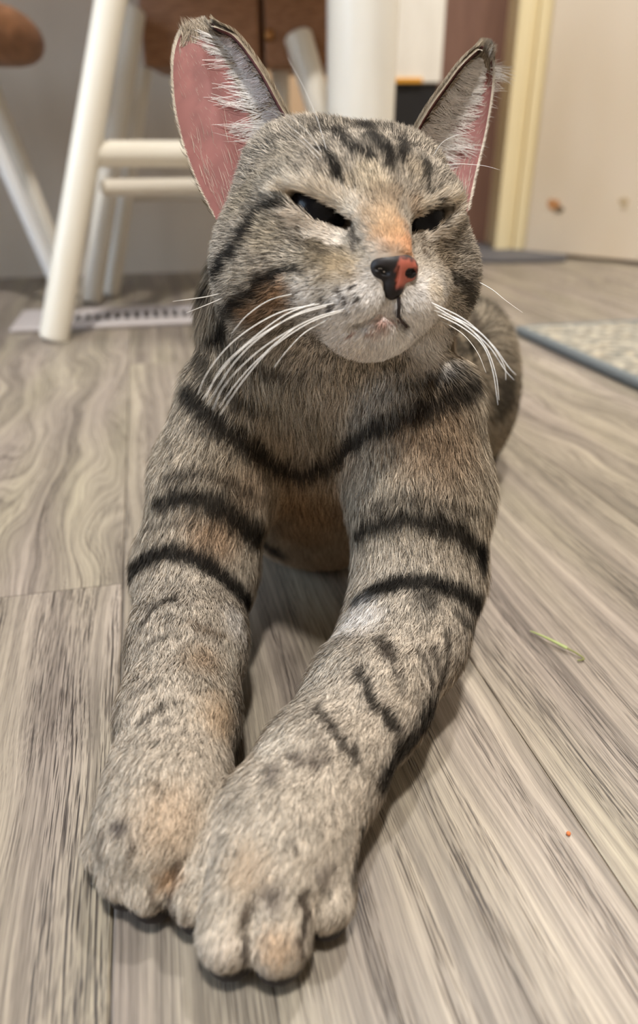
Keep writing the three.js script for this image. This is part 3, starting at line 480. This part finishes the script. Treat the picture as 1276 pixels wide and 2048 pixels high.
stroke([[770, 1270], [790, 1310]], [3, 2.4], DK, 0.7); stroke([[730, 1330], [760, 1392], [806, 1446]], [2.2, 2.6], K, 0.6); stroke([[870, 1290], [885, 1340], [872, 1392]], [2.4, 3], DK, 0.7); stroke([[650, 1410], [716, 1502]], [1.4, 1.8], K, 0.45); stroke([[915, 1215], [945, 1240]], [3, 4], K, 0.7); stroke([[300, 1205], [352, 1190]], 1.6, DK, 0.5); stroke([[510, 1780], [497, 1860], [494, 1920]], [1.2, 1.6], DK, 0.6); stroke([[616, 1760], [608, 1840], [604, 1890]], [1.2, 1.6], DK, 0.6); stroke([[430, 1770], [415, 1830]], 1.2, DK, 0.4);

for (const m of marks) { const b = new THREE.Box3().setFromPoints(m.P).expandByScalar(m.r * (1 + m.soft) + 0.002); m.lo = b.min; m.hi = b.max; }
function markAmount(m, x, y, z) {
  let best = -1;
  if (m.P.length === 1) { const p = m.P[0], d = Math.hypot(x - p.x, y - p.y, z - p.z); return 1 - sstep(m.r * (1 - m.soft), m.r * (1 + m.soft * 0.25), d); }
  for (let i = 0; i + 1 < m.P.length; i++) {
    const a = m.P[i], b = m.P[i + 1], bx = b.x - a.x, by = b.y - a.y, bz = b.z - a.z, l2 = bx * bx + by * by + bz * bz; if (l2 > 0.0009) continue;
    const h = clamp(((x - a.x) * bx + (y - a.y) * by + (z - a.z) * bz) / (l2 || 1e-12)), d = Math.hypot(x - a.x - bx * h, y - a.y - by * h, z - a.z - bz * h), w = lerp(a.w, b.w, h);
    best = Math.max(best, 1 - sstep(w * (1 - m.soft), w * (1 + m.soft), d));
  }
  return Math.max(0, best);
}
// what each stretch of the body wears under the markings: colour, hair length (m), lift
prims.forEach((p) => { p.col = GRB; p.len = 0.010; p.lift = 0.55; });
function wear(from, to, col, len, lift) { for (let i = from; i < to; i++) Object.assign(prims[i], { col, len, lift }); }
wear(0, 3, GRB, 0.010, 0.5); wear(3, 6, W8(186, 160, 132), 0.0100, 0.6); wear(6, 8, GRB, 0.010, 0.5);
{
  const iLegs = prims.findIndex((p) => p.ra === legA[0][1] && p.ax === legA[0][0].x), nA = legA.length - 1, nB = legB.length - 1;
  wear(iLegs, iLegs + 2, W8(200, 185, 164), 0.0068, 0.6); wear(iLegs + 2, iLegs + nA, TAN, 0.0046, 0.6);
  wear(iLegs + nA, iLegs + nA + 2, W8(200, 185, 164), 0.0068, 0.6); wear(iLegs + nA + 2, iLegs + nA + nB, TAN, 0.0046, 0.6);
  wear(iLegs + nA + nB, iLegs + nA + nB + 8, TAN, 0.0030, 0.5);
  prims.forEach((p) => { if (p.flow === 'head') { p.col = GY; p.len = 0.006; p.lift = 0.5; } });
}
const NOSE = H(0, -0.7, 4.4), hs = {};
function coatAt(x, y, z, out) {                          // colour, flow, length, lift at a point of the skin
  let W = 0, r = 0, g = 0, b = 0, fx = 0, fy = 0, fz = 0, len = 0, lift = 0, headW = 0;
  for (const p of prims) {
    const far = Math.hypot(x - p.cx, y - p.cy, z - p.cz) - p.R; if (far > 0.02) continue;
    const d = primD(p, x, y, z); if (d > 0.02) continue;
    const w = Math.exp(-Math.max(d, 0) / 0.0045) + 1e-6; W += w;
    r += p.col[0] * w; g += p.col[1] * w; b += p.col[2] * w; len += p.len * w; lift += p.lift * w;
    if (p.flow === 'head') { headW += w; const dx = x - NOSE.x, dy = y - NOSE.y, dz = z - NOSE.z, l = Math.hypot(dx, dy, dz); fx += dx / l * w; fy += dy / l * w; fz += dz / l * w; } else { fx += p.flow.x * w; fy += p.flow.y * w; fz += p.flow.z * w; }
  }
  W = W || 1; headW /= W; len /= W; lift /= W;
  const nd = Math.hypot(x - NOSE.x, y - NOSE.y, z - NOSE.z);
  len = lerp(len, lerp(0.0018, 0.0058, sstep(0.008, 0.060, nd)), headW); lift = lerp(lift, lerp(0.34, 0.6, sstep(0.01, 0.06, nd)), headW);
  let cr = r / W, cg = g / W, cb = b / W;
  // faint agouti ticking and mackerel bars over the back and flanks
  const tick = 1 + 0.16 * n3(x * 260, y * 260, z * 260) + 0.12 * n3(x * 90, y * 90, z * 90); cr *= tick; cg *= tick; cb *= tick;
  if (z < -0.315 || (y > 0.06 && z < -0.30)) { const q = sstep(0.1, 0.55, Math.sin(z * 190 + y * 60 + 2.2 * n3(x * 22, y * 22, z * 22)) * 0.7 + 0.35 * n3(x * 60, y * 60, z * 60)) * 0.8 * (1 - headW); cr = lerp(cr, K[0], q); cg = lerp(cg, K[1], q); cb = lerp(cb, K[2], q); }
  const jx = x + 0.0011 * n3(x * 240, y * 240, z * 240 + 5) + 0.0007 * n3(x * 700, y * 700, z * 700), jy = y + 0.0011 * n3(x * 240 + 9, y * 240, z * 240) + 0.0007 * n3(x * 700 + 3, y * 700, z * 700), jz = z + 0.0011 * n3(x * 240, y * 240 + 7, z * 240);
  for (const m of marks) {
    if (jx < m.lo.x || jx > m.hi.x || jy < m.lo.y || jy > m.hi.y || jz < m.lo.z || jz > m.hi.z) continue;
    const a = m.a * markAmount(m, jx, jy, jz); if (a <= 0) continue;
    cr = lerp(cr, m.c[0], a); cg = lerp(cg, m.c[1], a); cb = lerp(cb, m.c[2], a);
  }
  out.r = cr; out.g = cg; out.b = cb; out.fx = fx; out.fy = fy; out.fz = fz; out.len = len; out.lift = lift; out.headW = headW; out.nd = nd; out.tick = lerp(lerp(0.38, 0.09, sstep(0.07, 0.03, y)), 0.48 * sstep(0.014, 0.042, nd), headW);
  return out;
}
const cat = thing('cat', 'grey and black striped tabby kitten lying with its front paws stretched forward', 'cat');
// skin colours
const PINK = W8(140, 90, 86), o1 = {};
function colourSkin(g, fn) { const p = g.attributes.position, c = new Float32Array(p.count * 3); for (let i = 0; i < p.count; i++) fn(p.getX(i), p.getY(i), p.getZ(i), i).forEach((v, k) => { c[i * 3 + k] = v; }); g.setAttribute('color', new THREE.BufferAttribute(c, 3)); }
for (const g of skinParts) colourSkin(g, (x, y, z) => { coatAt(x, y, z, o1); return [o1.r * 0.8, o1.g * 0.78, o1.b * 0.76]; });
for (const [E, pinkIn] of [[earA, PINK], [earB, PINK]]) colourSkin(E.g, (x, y, z, i) => (E.side[i] > 0 ? pinkIn.map((v) => v * (1 + 0.18 * n3(x * 110, y * 110, z * 110) + 0.10 * n3(x * 400, y * 400, z * 400))) : GRB));
part(cat, 'body', mergeGeometries([...skinParts, earA.g, earB.g]), new THREE.MeshStandardMaterial({ vertexColors: true, roughness: 0.75 }));

// hair: single tapering strands, combed along the flow, gathered into one geometry
const hairMat = new THREE.MeshPhysicalMaterial({ vertexColors: true, roughness: 0.65, specularIntensity: 0.12 });
class Hair {
  constructor(segs = 2) { this.s = segs; this.p = []; this.n = []; this.c = []; this.k = 0; }
  add(P, N, F, len, w, lift, c, tip = 1, roll = 0.55) {    // root, skin normal, combing direction, length, half width, lift, colour, tone of the tip, roll
    const sx = N.y * F.z - N.z * F.y, sy = N.z * F.x - N.x * F.z, sz = N.x * F.y - N.y * F.x, a = (rnd() - 0.5) * 2 * roll, ca = Math.cos(a), sa = Math.sin(a), curl = (rnd() - 0.5) * 0.34 * len, S_ = this.s;
    const bx = sx * ca + N.x * sa, by = sy * ca + N.y * sa, bz = sz * ca + N.z * sa, nx = N.x * 0.9 + (N.x * ca - sx * sa) * 0.5 - F.x * 0.25 * lift, ny = N.y * 0.9 + (N.y * ca - sy * sa) * 0.5 - F.y * 0.25 * lift, nz = N.z * 0.9 + (N.z * ca - sz * sa) * 0.5 - F.z * 0.25 * lift, nl = 1 / Math.hypot(nx, ny, nz);
    for (let i = 0; i <= S_; i++) {
      const t = i / S_, h = len * lift * (t - 0.46 * t * t), q = curl * t * t, x = P.x + F.x * len * t + N.x * h + sx * q, y = P.y + F.y * len * t + N.y * h + sy * q, z = P.z + F.z * len * t + N.z * h + sz * q, W = w * (1 - 0.35 * t), k = t < 0.3 ? 0.86 : t < 0.9 ? 1.06 : tip;
      for (let e = 0; e < (i === S_ ? 1 : 2); e++) { const f = i === S_ ? 0 : e ? W : -W; this.p.push(x + bx * f, Math.max(0.0003, y + by * f), z + bz * f); this.n.push(nx * nl, ny * nl, nz * nl); this.c.push(c[0] * k, c[1] * k, c[2] * k); }
    }
    this.k++;
  }
  build(parent, name, mat, label) {
    const per = this.s * 2 + 1, tri = this.s * 2 - 1, ix = new Uint32Array(this.k * tri * 3); let o = 0;
    for (let i = 0; i < this.k; i++) { const b = i * per; for (let j = 0; j + 1 < this.s; j++) { const q = b + j * 2; ix[o++] = q; ix[o++] = q + 2; ix[o++] = q + 1; ix[o++] = q + 1; ix[o++] = q + 2; ix[o++] = q + 3; } const q = b + this.s * 2 - 2; ix[o++] = q; ix[o++] = q + 2; ix[o++] = q + 1; }
    const g = new THREE.BufferGeometry(); for (const [k, v] of [['position', this.p], ['normal', this.n], ['color', this.c]]) g.setAttribute(k, new THREE.BufferAttribute(Float32Array.from(v), 3)); g.setIndex(new THREE.BufferAttribute(ix, 1));
    this.p = this.n = this.c = null; const m = part(parent, name, g, mat, label); m.userData.kind = 'stuff'; return m;
  }
}
const coat = [new Hair(), new Hair(), new Hair()];
let nHair = 0;
function furOn(g, which, density, extra) {               // scatter strands over a skin geometry, density per square metre; thinner where the body turns away
  const p = g.attributes.position, gn = g.attributes.normal, ix = g.index.array, na = V(), nb = V(), nc = V(), a = V(), b = V(), c = V(), P = V(), N = V(), F = V(), G = V(), o = {};
  for (let i = 0; i < ix.length; i += 3) {
    a.fromBufferAttribute(p, ix[i]); b.fromBufferAttribute(p, ix[i + 1]); c.fromBufferAttribute(p, ix[i + 2]); na.fromBufferAttribute(gn, ix[i]); nb.fromBufferAttribute(gn, ix[i + 1]); nc.fromBufferAttribute(gn, ix[i + 2]);
    const area = b.clone().sub(a).cross(c.clone().sub(a)).length() / 2, cz = (a.z + b.z + c.z) / 3, facing = -(na.x * a.x + na.y * (a.y - CAMY) + na.z * a.z) / Math.hypot(a.x, a.y - CAMY, a.z);
    let n = area * density * (cz < -0.33 ? 0.30 : 1) * (facing > -0.25 ? 1 : 0.22); n = Math.floor(n) + (rnd() < n % 1 ? 1 : 0);
    for (let k = 0; k < n; k++) {
      let u = rnd(), v = rnd(); if (u + v > 1) { u = 1 - u; v = 1 - v; }
      P.copy(a).multiplyScalar(1 - u - v).addScaledVector(b, u).addScaledVector(c, v); if (P.y < 0.0012) continue;
      N.copy(na).multiplyScalar(1 - u - v).addScaledVector(nb, u).addScaledVector(nc, v).normalize();
      coatAt(P.x, P.y, P.z, o);
      if (extra && extra(P, o) === false) continue;
      F.set(o.fx, o.fy, o.fz); F.addScaledVector(N, -F.dot(N)); if (F.lengthSq() < 1e-8) continue; F.normalize();
      const j = 0.30 * n3(P.x * 120, P.y * 120, P.z * 120) + 0.30 * n3(P.x * 420, P.y * 420, P.z * 420) + 0.30 * (rnd() - 0.5); G.crossVectors(N, F); F.addScaledVector(G, j).normalize();
      const len = o.len * (0.7 + 0.6 * rnd()), lum = (o.r + o.g + o.b) / 3, q = rnd(), clump = n3(P.x * 560, P.y * 560, P.z * 560), tone = (0.66 + 0.60 * rnd()) * (1 + 0.20 * clump) * (lum > 0.10 && lum < 0.57 && q < o.tick * (1 - 0.6 * clump) ? 0.28 : lum < 0.05 && q < 0.03 ? 6 : 1);
      coat[which].add(P, N, F, len, (0.000072 + 0.000042 * rnd()) * (cz < -0.33 ? 1.6 : 1), o.lift * (0.7 + 0.6 * rnd()), [o.r * tone, o.g * tone, o.b * tone], q > 0.8 && lum > 0.1 ? 0.55 : 1.05); nHair++;
    }
  }
}
const DENS = 7.8e6;
const eyeIn = (P) => carve.some((c) => primD(c, P.x, P.y, P.z) < 0.0006);
function bare(P, o) {                                    // no hair in the eye slits or on the nose leather
  if (o.headW > 0.3) { if (eyeIn(P)) return false; const e = HE, x = (e[0] * P.x + e[4] * P.y + e[8] * P.z + e[12]) * 100, y = (e[1] * P.x + e[5] * P.y + e[9] * P.z + e[13]) * 100, z = (e[2] * P.x + e[6] * P.y + e[10] * P.z + e[14]) * 100; if (z > 3.3 && y > -1.5 && y < -0.42 && Math.abs(x - 0.08) < 0.66 * clamp((y + 1.65) / 0.7)) return false; }
  return true;
}

furOn(skinParts[0], 0, DENS * 0.95, bare); furOn(skinParts[1], 1, DENS * 1.7, bare); furOn(skinParts[2], 2, DENS * 1.35, bare);
for (const h of coat) h.build(cat, 'fur', hairMat, 'short ticked grey tan and black tabby fur');
// hair of the ears: short on the backs and rims, long and pale inside
{
  const rim = new Hair(), long = new Hair(5), r = rng32(77);
  for (const [E, flip] of [[earA, 1], [earB, 1]]) {
    const N = V(), tip = E.P(0.99, 0);
    const tang = (s, t) => { const a = E.P(Math.max(0, s - 0.01), t), b = E.P(Math.min(1, s + 0.01), t); return b.sub(a).normalize(); };
    const cross = (s, t) => { const a = E.P(s, Math.max(-1, t - 0.02)), b = E.P(s, Math.min(1, t + 0.02)); return b.sub(a).normalize(); };
    for (let i = 0; i < 14000; i++) {                     // the back of the ear
      const s = r() * 0.99, t = r() * 2 - 1, n = E.nrm(s, t).negate(), p = E.P(s, t).addScaledVector(n, 0.001), f = tang(s, t); f.addScaledVector(n, -f.dot(n)).normalize();
      const c = 0.8 + 0.4 * r(); rim.add(p, n, f, 0.0034, 0.00009, 0.5, [GRB[0] * c, GRB[1] * c, GRB[2] * c]);
    }
    for (let i = 0; i < 6000; i++) {                     // the two edges
      const s = Math.pow(r(), 0.8) * 0.995, e = r() < 0.5 ? -1 : 1, t = e * (1 - 0.03 * r()), n = E.nrm(s, t), p = E.P(s, t), out = cross(s, e * 0.95).multiplyScalar(e), f = out.multiplyScalar(0.8).addScaledVector(tang(s, t), 0.75).normalize(), nn = n.clone().addScaledVector(f, -n.dot(f)).normalize();
      const c = 0.75 + 0.5 * r(), pale = e > 0 || s > 0.55 ? PALE : GRB; rim.add(p, nn, f, 0.0010 + 0.0007 * r(), 0.00006, 0.35, [pale[0] * c, pale[1] * c, pale[2] * c]);
    }
    for (let i = 0; i < 8000; i++) {                     // short down along the inside of the inner edge and the tip
      const s = r() * 0.9, k = Math.pow(r(), 1.5), t = s > 0.8 ? r() * 1.9 - 0.95 : -0.98 + k * 0.85, n = E.nrm(s, t), p = E.P(s, t).addScaledVector(n, 0.001), f = cross(s, t).multiplyScalar(0.7).addScaledVector(tang(s, t), 0.9); f.addScaledVector(n, -f.dot(n)).normalize();
      const u = r(), dark = u < 0.22 ? DK : u < 0.60 ? GRB : TAN, c = 0.8 + 0.5 * r(); rim.add(p, n, f, 0.0035 + 0.002 * r(), 0.00007, 0.4, [dark[0] * c, dark[1] * c, dark[2] * c]);
    }
    const wisps = E === earA ? 230 : 230;
    for (let w = 0; w < wisps; w++) {                    // long pale furnishings in wisps, rooted near the inner edge
      const s0 = 0.03 + r() * 0.74, t0 = -0.95 + Math.pow(r(), 1.7) * (E === earA ? 0.75 : 1.1), L = (0.009 + 0.013 * r()) * (E === earA ? 1 : 0.85) * (1 - 0.35 * s0), up = 0.05 + 0.65 * r(), k = 4 + Math.floor(r() * 10), tone = 0.65 + 0.35 * r();
      for (let i = 0; i < k; i++) {
        const s = clamp(s0 + (r() - 0.5) * 0.05, 0.01, 0.95), t = clamp(t0 + (r() - 0.5) * 0.10, -0.97, 0.9), n = E.nrm(s, t), p = E.P(s, t).addScaledVector(n, 0.001), f = cross(s, t).multiplyScalar(0.95).addScaledVector(tang(s, t), up + (s0 - s) * 4 + 0.15 * (r() - 0.5)); f.addScaledVector(n, -f.dot(n)).addScaledVector(n, 0.30).normalize();
        const nn = n.clone().addScaledVector(f, -n.dot(f)).normalize(), c = tone * (0.8 + 0.3 * r()); long.add(p, nn, f, L * (0.7 + 0.5 * r()), 0.00008, 0.30, [WHT[0] * c, WHT[1] * c, WHT[2] * c]);
      }
    }
    for (let i = 0; i < 2600; i++) {                     // fur towards the tip
      const s = 0.985 - 0.27 * Math.pow(r(), 1.4), t = r() * 1.94 - 0.97, n = E.nrm(s, t), p = E.P(s, t).addScaledVector(n, 0.0012), f = tang(s, t).addScaledVector(cross(s, t), 0.6 * (r() - 0.5)); f.addScaledVector(n, -f.dot(n)).normalize(); const u = r(), q = u < 0.25 ? DK : u < 0.7 ? GRB : TAN, c = 0.6 + 0.6 * r(); rim.add(p, n, f, (0.0022 + 0.0016 * r()) * (s > 0.93 ? 0.55 : 1), 0.00007, 0.35, [q[0] * c, q[1] * c, q[2] * c]);
    }
    for (let i = 0; i < 1500; i++) {                     // thin down over the bare skin
      const s = r() * 0.92, t = r() * 1.9 - 0.95, n = E.nrm(s, t), p = E.P(s, t).addScaledVector(n, 0.001), f = tang(s, t).addScaledVector(cross(s, t), 0.5); f.addScaledVector(n, -f.dot(n)).normalize(); const c = 0.4 + 0.5 * r(); rim.add(p, n, f, 0.002 + 0.001 * r(), 0.00004, 0.3, [PALE[0] * c, PALE[1] * c, PALE[2] * c]);
    }
    for (let i = 0; i < 70; i++) {                      // tufts at the foot of the outer edge
      const s = Math.pow(r(), 1.5) * 0.30, t = 0.97 - Math.pow(r(), 1.5) * 0.5, n = E.nrm(s, t), p = E.P(s, t).addScaledVector(n, 0.001), f = tang(s, t).multiplyScalar(0.9).addScaledVector(cross(s, t), 0.25 * (r() - 0.5)); f.addScaledVector(n, -f.dot(n)).normalize(); const c = 0.4 + 0.6 * r();
      long.add(p, n, f, 0.003 + 0.005 * r(), 0.00005, 0.4, [PALE[0] * c, PALE[1] * c, PALE[2] * c]);
    }
  }
  rim.build(cat, 'ear_fur', hairMat, 'short fur on the backs and rims of the ears');
  long.build(cat, 'ear_fur', hairMat, 'long pale hair inside the ears');
}
// eyes, nose, whiskers
{
  const padMat = paint(38, 31, 30, 0.7);                 // dark leather pads under the toes
  for (const T of [toesA, toesB]) for (const [, b, r] of T) { const p = atHeight(b[0], b[1], b[2]), o = part(cat, 'toe_pad', new THREE.SphereGeometry(1, 18, 12), padMat, 'black toe pad'); o.scale.set(r * 0.92, r * 0.72, r * 1.05); o.position.set(p.x, r * 0.72, p.z - 0.0005); }
}
{
  const eyeMat = new THREE.MeshPhysicalMaterial({ color: lin(16, 16, 20), roughness: 0.2, specularIntensity: 0.35 });
  for (const sx of [-1, 1]) { const e = part(cat, 'eye', new THREE.SphereGeometry(0.0088, 32, 24), eyeMat, 'dark glossy eye between nearly closed lids'); e.position.copy(H(sx * 1.62, 0.58, 1.55)); }
  const nd = (x, y, z) => {                              // nose leather, head axes in cm about its centre
    const q = (c, r) => { const a = (x - c[0]) / r[0], b = (y - c[1]) / r[1], d = (z - c[2]) / r[2], k0 = Math.hypot(a, b, d), k1 = Math.hypot(a / r[0], b / r[1], d / r[2]) || 1e-9; return k0 * (k0 - 1) / k1; };
    const sm = (a, b, k) => { const h = Math.max(k - Math.abs(a - b), 0) / k; return Math.min(a, b) - h * h * k / 4; }, sM = (a, b, k) => -sm(-a, -b, k);
    let d = sm(q([0, 0.12, 0], [0.60, 0.30, 0.42]), q([0, -0.22, 0.0], [0.30, 0.44, 0.36]), 0.22); d = sm(d, q([0.36, -0.02, -0.05], [0.26, 0.24, 0.34]), 0.12); d = sm(d, q([-0.36, -0.02, -0.05], [0.26, 0.24, 0.34]), 0.12);
    for (const s of [-1, 1]) { d = sM(d, -q([s * 0.34, -0.08, 0.36], [0.14, 0.09, 0.14]), 0.05); d = sM(d, -q([s * 0.46, 0.0, 0.30], [0.12, 0.04, 0.11]), 0.04); }
    d = sM(d, -q([0, -0.35, 0.40], [0.03, 0.35, 0.12]), 0.06);
    return d;
  };
  const g = nets(nd, V(-0.75, -0.8, -0.5), V(0.75, 0.5, 0.55), 0.035);
  const p = g.attributes.position, col = new Float32Array(p.count * 3), pk = W8(178, 98, 80), dk = W8(30, 24, 23), bl = W8(40, 37, 38);
  for (let i = 0; i < p.count; i++) {
    const x = p.getX(i), y = p.getY(i), z = p.getZ(i), j = 0.05 * n3(x * 6, y * 6, z * 6);
    const q = x + j, pinkness = sstep(-0.10, 0.02, q - 0.06 * sstep(-0.1, 0.3, y)) * sstep(0.60, 0.46, q + 0.1 * y) * sstep(0.34, 0.20, y + j + 0.15 * Math.abs(x)) * sstep(-0.48, -0.30, y - 0.2 * Math.abs(x)), hole = [-1, 1].some((s) => Math.hypot((x - s * 0.36) / 0.17, (y + 0.06) / 0.11) < 1), c = dk.map((v, k) => (hole ? dk[k] * 0.6 : lerp(lerp(v, bl[k], sstep(0.1, 0.3, y)), pk[k], pinkness)));
    col.set(c, i * 3);
  }
  g.setAttribute('color', new THREE.BufferAttribute(col, 3)); 
  const m = part(cat, 'nose', g, new THREE.MeshPhysicalMaterial({ vertexColors: true, roughness: 0.5, specularIntensity: 0.7 }), 'black nose with a brick pink patch');
  m.applyMatrix4(new THREE.Matrix4().multiplyMatrices(headM, new THREE.Matrix4().compose(V(0.0012, -0.0088, 0.0382), new THREE.Quaternion().setFromEuler(new THREE.Euler(-0.12, 0, 0)), V(0.0118, 0.0122, 0.0108))));
}
{
  const lip = (pts, r, mat, label) => { const P = pts.map(([x, y]) => { const p = hit(x, y); return p.addScaledVector(gradN(p.x, p.y, p.z, 0.002), 0.0002); }); part(cat, 'mouth', new THREE.TubeGeometry(new THREE.CatmullRomCurve3(P), 24, r, 6), mat, label); };
  lip([[797, 594], [798, 612], [797, 634]], 0.0005, paint(40, 28, 26, 0.7), 'dark cleft below the nose'); lip([[797, 632], [805, 643], [814, 653]], 0.0004, paint(52, 36, 32, 0.7), 'dark lip line');
}
{
  const wm = new THREE.MeshStandardMaterial({ color: lin(246, 242, 236), roughness: 0.4 }), dark = new THREE.MeshStandardMaterial({ color: lin(70, 58, 48), roughness: 0.5 });
  const whisker = (pts, r = 0.00016, mat = wm) => {      // pixel, pixel, depth in front of the root's own depth
    const root = hit(pts[0][0], pts[0][1]); if (!root) return;
    const d0 = -(root.z * C) + (CAMY - root.y) * S, P = pts.map(([x, y, dd], i) => (i ? atDepth(x, y, d0 + dd) : root)), cv = new THREE.CatmullRomCurve3(P), n = 26, g = new THREE.TubeGeometry(cv, n, r, 5), q = g.attributes.position;
    for (let i = 0; i <= n; i++) { const c = cv.getPointAt(i / n), s = 1 - 0.8 * Math.pow(i / n, 1.5); for (let k = 0; k <= 5; k++) { const j = i * 6 + k; q.setXYZ(j, lerp(c.x, q.getX(j), s), lerp(c.y, q.getY(j), s), lerp(c.z, q.getZ(j), s)); } }
    part(cat, 'whisker', g, mat);
  };
  const L = [[[640, 608], [560, 625], [470, 680], [415, 745], [395, 790]], [[655, 612], [590, 632], [500, 685], [440, 745], [405, 800]], [[690, 618], [620, 640], [520, 700], [450, 770], [425, 820]], [[672, 622], [600, 650], [520, 715], [470, 770], [438, 815]], [[685, 622], [620, 645], [540, 700], [480, 770], [440, 830]], [[668, 606], [600, 625], [520, 675], [465, 730], [415, 810]], [[655, 640], [610, 665], [575, 700], [548, 735]], [[586, 588], [540, 600], [495, 630], [462, 668]], [[450, 585], [410, 594], [345, 603]], [[455, 592], [420, 607], [372, 626]], [[648, 580], [610, 580], [565, 590], [520, 610]], [[632, 606], [570, 630], [490, 690], [440, 740], [412, 795]]];
  L.forEach((pts, k) => whisker(pts.map(([x, y], i) => [x, y, -0.004 * i - 0.001 * (k % 3) * i]), k === 10 ? 0.00010 : 0.00017, k === 10 ? dark : wm));
  const R = [[[862, 605], [930, 640], [985, 690], [1018, 735], [1032, 750]], [[868, 612], [930, 650], [980, 695], [1010, 740], [1028, 760]], [[872, 628], [925, 655], [965, 690], [985, 740], [996, 810]], [[880, 640], [925, 668], [955, 705], [972, 745]], [[866, 620], [920, 640], [970, 675], [1008, 730], [1012, 760]], [[945, 610], [985, 632], [1010, 655], [1028, 682]], [[950, 560], [985, 580], [1010, 600], [1045, 625]], [[878, 625], [935, 655], [972, 695], [992, 750], [998, 800]]];
  R.forEach((pts, k) => whisker(pts.map(([x, y], i) => [x, y, -0.003 * i]), 0.00017));
  for (const pts of [[[656, 310], [635, 240], [610, 180], [575, 115]], [[650, 315], [620, 270], [580, 235], [540, 218]], [[655, 325], [600, 270], [555, 232], [528, 215]], [[648, 330], [605, 285], [560, 250]]]) whisker(pts.map(([x, y], i) => [x, y, -0.003 * i]), 0.00012);
  for (const pts of [[[870, 305], [890, 280], [920, 266], [955, 265], [985, 272]], [[885, 335], [915, 326], [950, 326], [990, 345]], [[880, 330], [920, 328], [970, 332], [1000, 340]], [[862, 320], [885, 285], [915, 270], [950, 262]]]) whisker(pts.map(([x, y], i) => [x, y, -0.002 * i]), 0.00012);
}

// small things on the floor
{
  const g = thing('grass_blade', 'dry green grass blade lying on the floor right of the cat', 'grass blade');
  const P = [[1061, 1262, .001], [1085, 1272, .0022], [1112, 1285, .0026], [1135, 1297, .002], [1152, 1306, .0016], [1168, 1318, .0012], [1155, 1321, .0008]].map(([x, y, h]) => atHeight(x, y, h)), cv = new THREE.CatmullRomCurve3(P);
  const tube = (a, b, r0, r1) => { const n = 24, tg = new THREE.TubeGeometry(new THREE.CatmullRomCurve3([...Array(9)].map((_, i) => cv.getPointAt(lerp(a, b, i / 8)))), n, 0.0006, 6), q = tg.attributes.position, c2 = tg.parameters.path; for (let i = 0; i <= n; i++) { const c = c2.getPointAt(i / n), s = lerp(r0, r1, i / n) / 0.0006; for (let k = 0; k <= 6; k++) { const j = i * 7 + k; q.setXYZ(j, lerp(c.x, q.getX(j), s), Math.max(0.0002, lerp(c.y, q.getY(j), s * 0.6)), lerp(c.z, q.getZ(j), s)); } } tg.computeVertexNormals(); return tg; };
  part(g, 'blade', tube(0, 0.62, 0.00035, 0.00095), paint(164, 176, 112, 0.6)); part(g, 'stem', tube(0.6, 1, 0.00055, 0.00035), paint(128, 130, 74, 0.7));
}
{
  const p = atHeight(1137, 1667, 0.0006), c = thing('crumb', 'tiny orange crumb on the floor right of the paws', 'crumb');
  const g = new THREE.IcosahedronGeometry(0.0007, 1); part(c, 'crumb_grain', g, paint(214, 120, 66, 0.8)).position.copy(p);
}
shade(scene);
renderer.render(scene, camera);
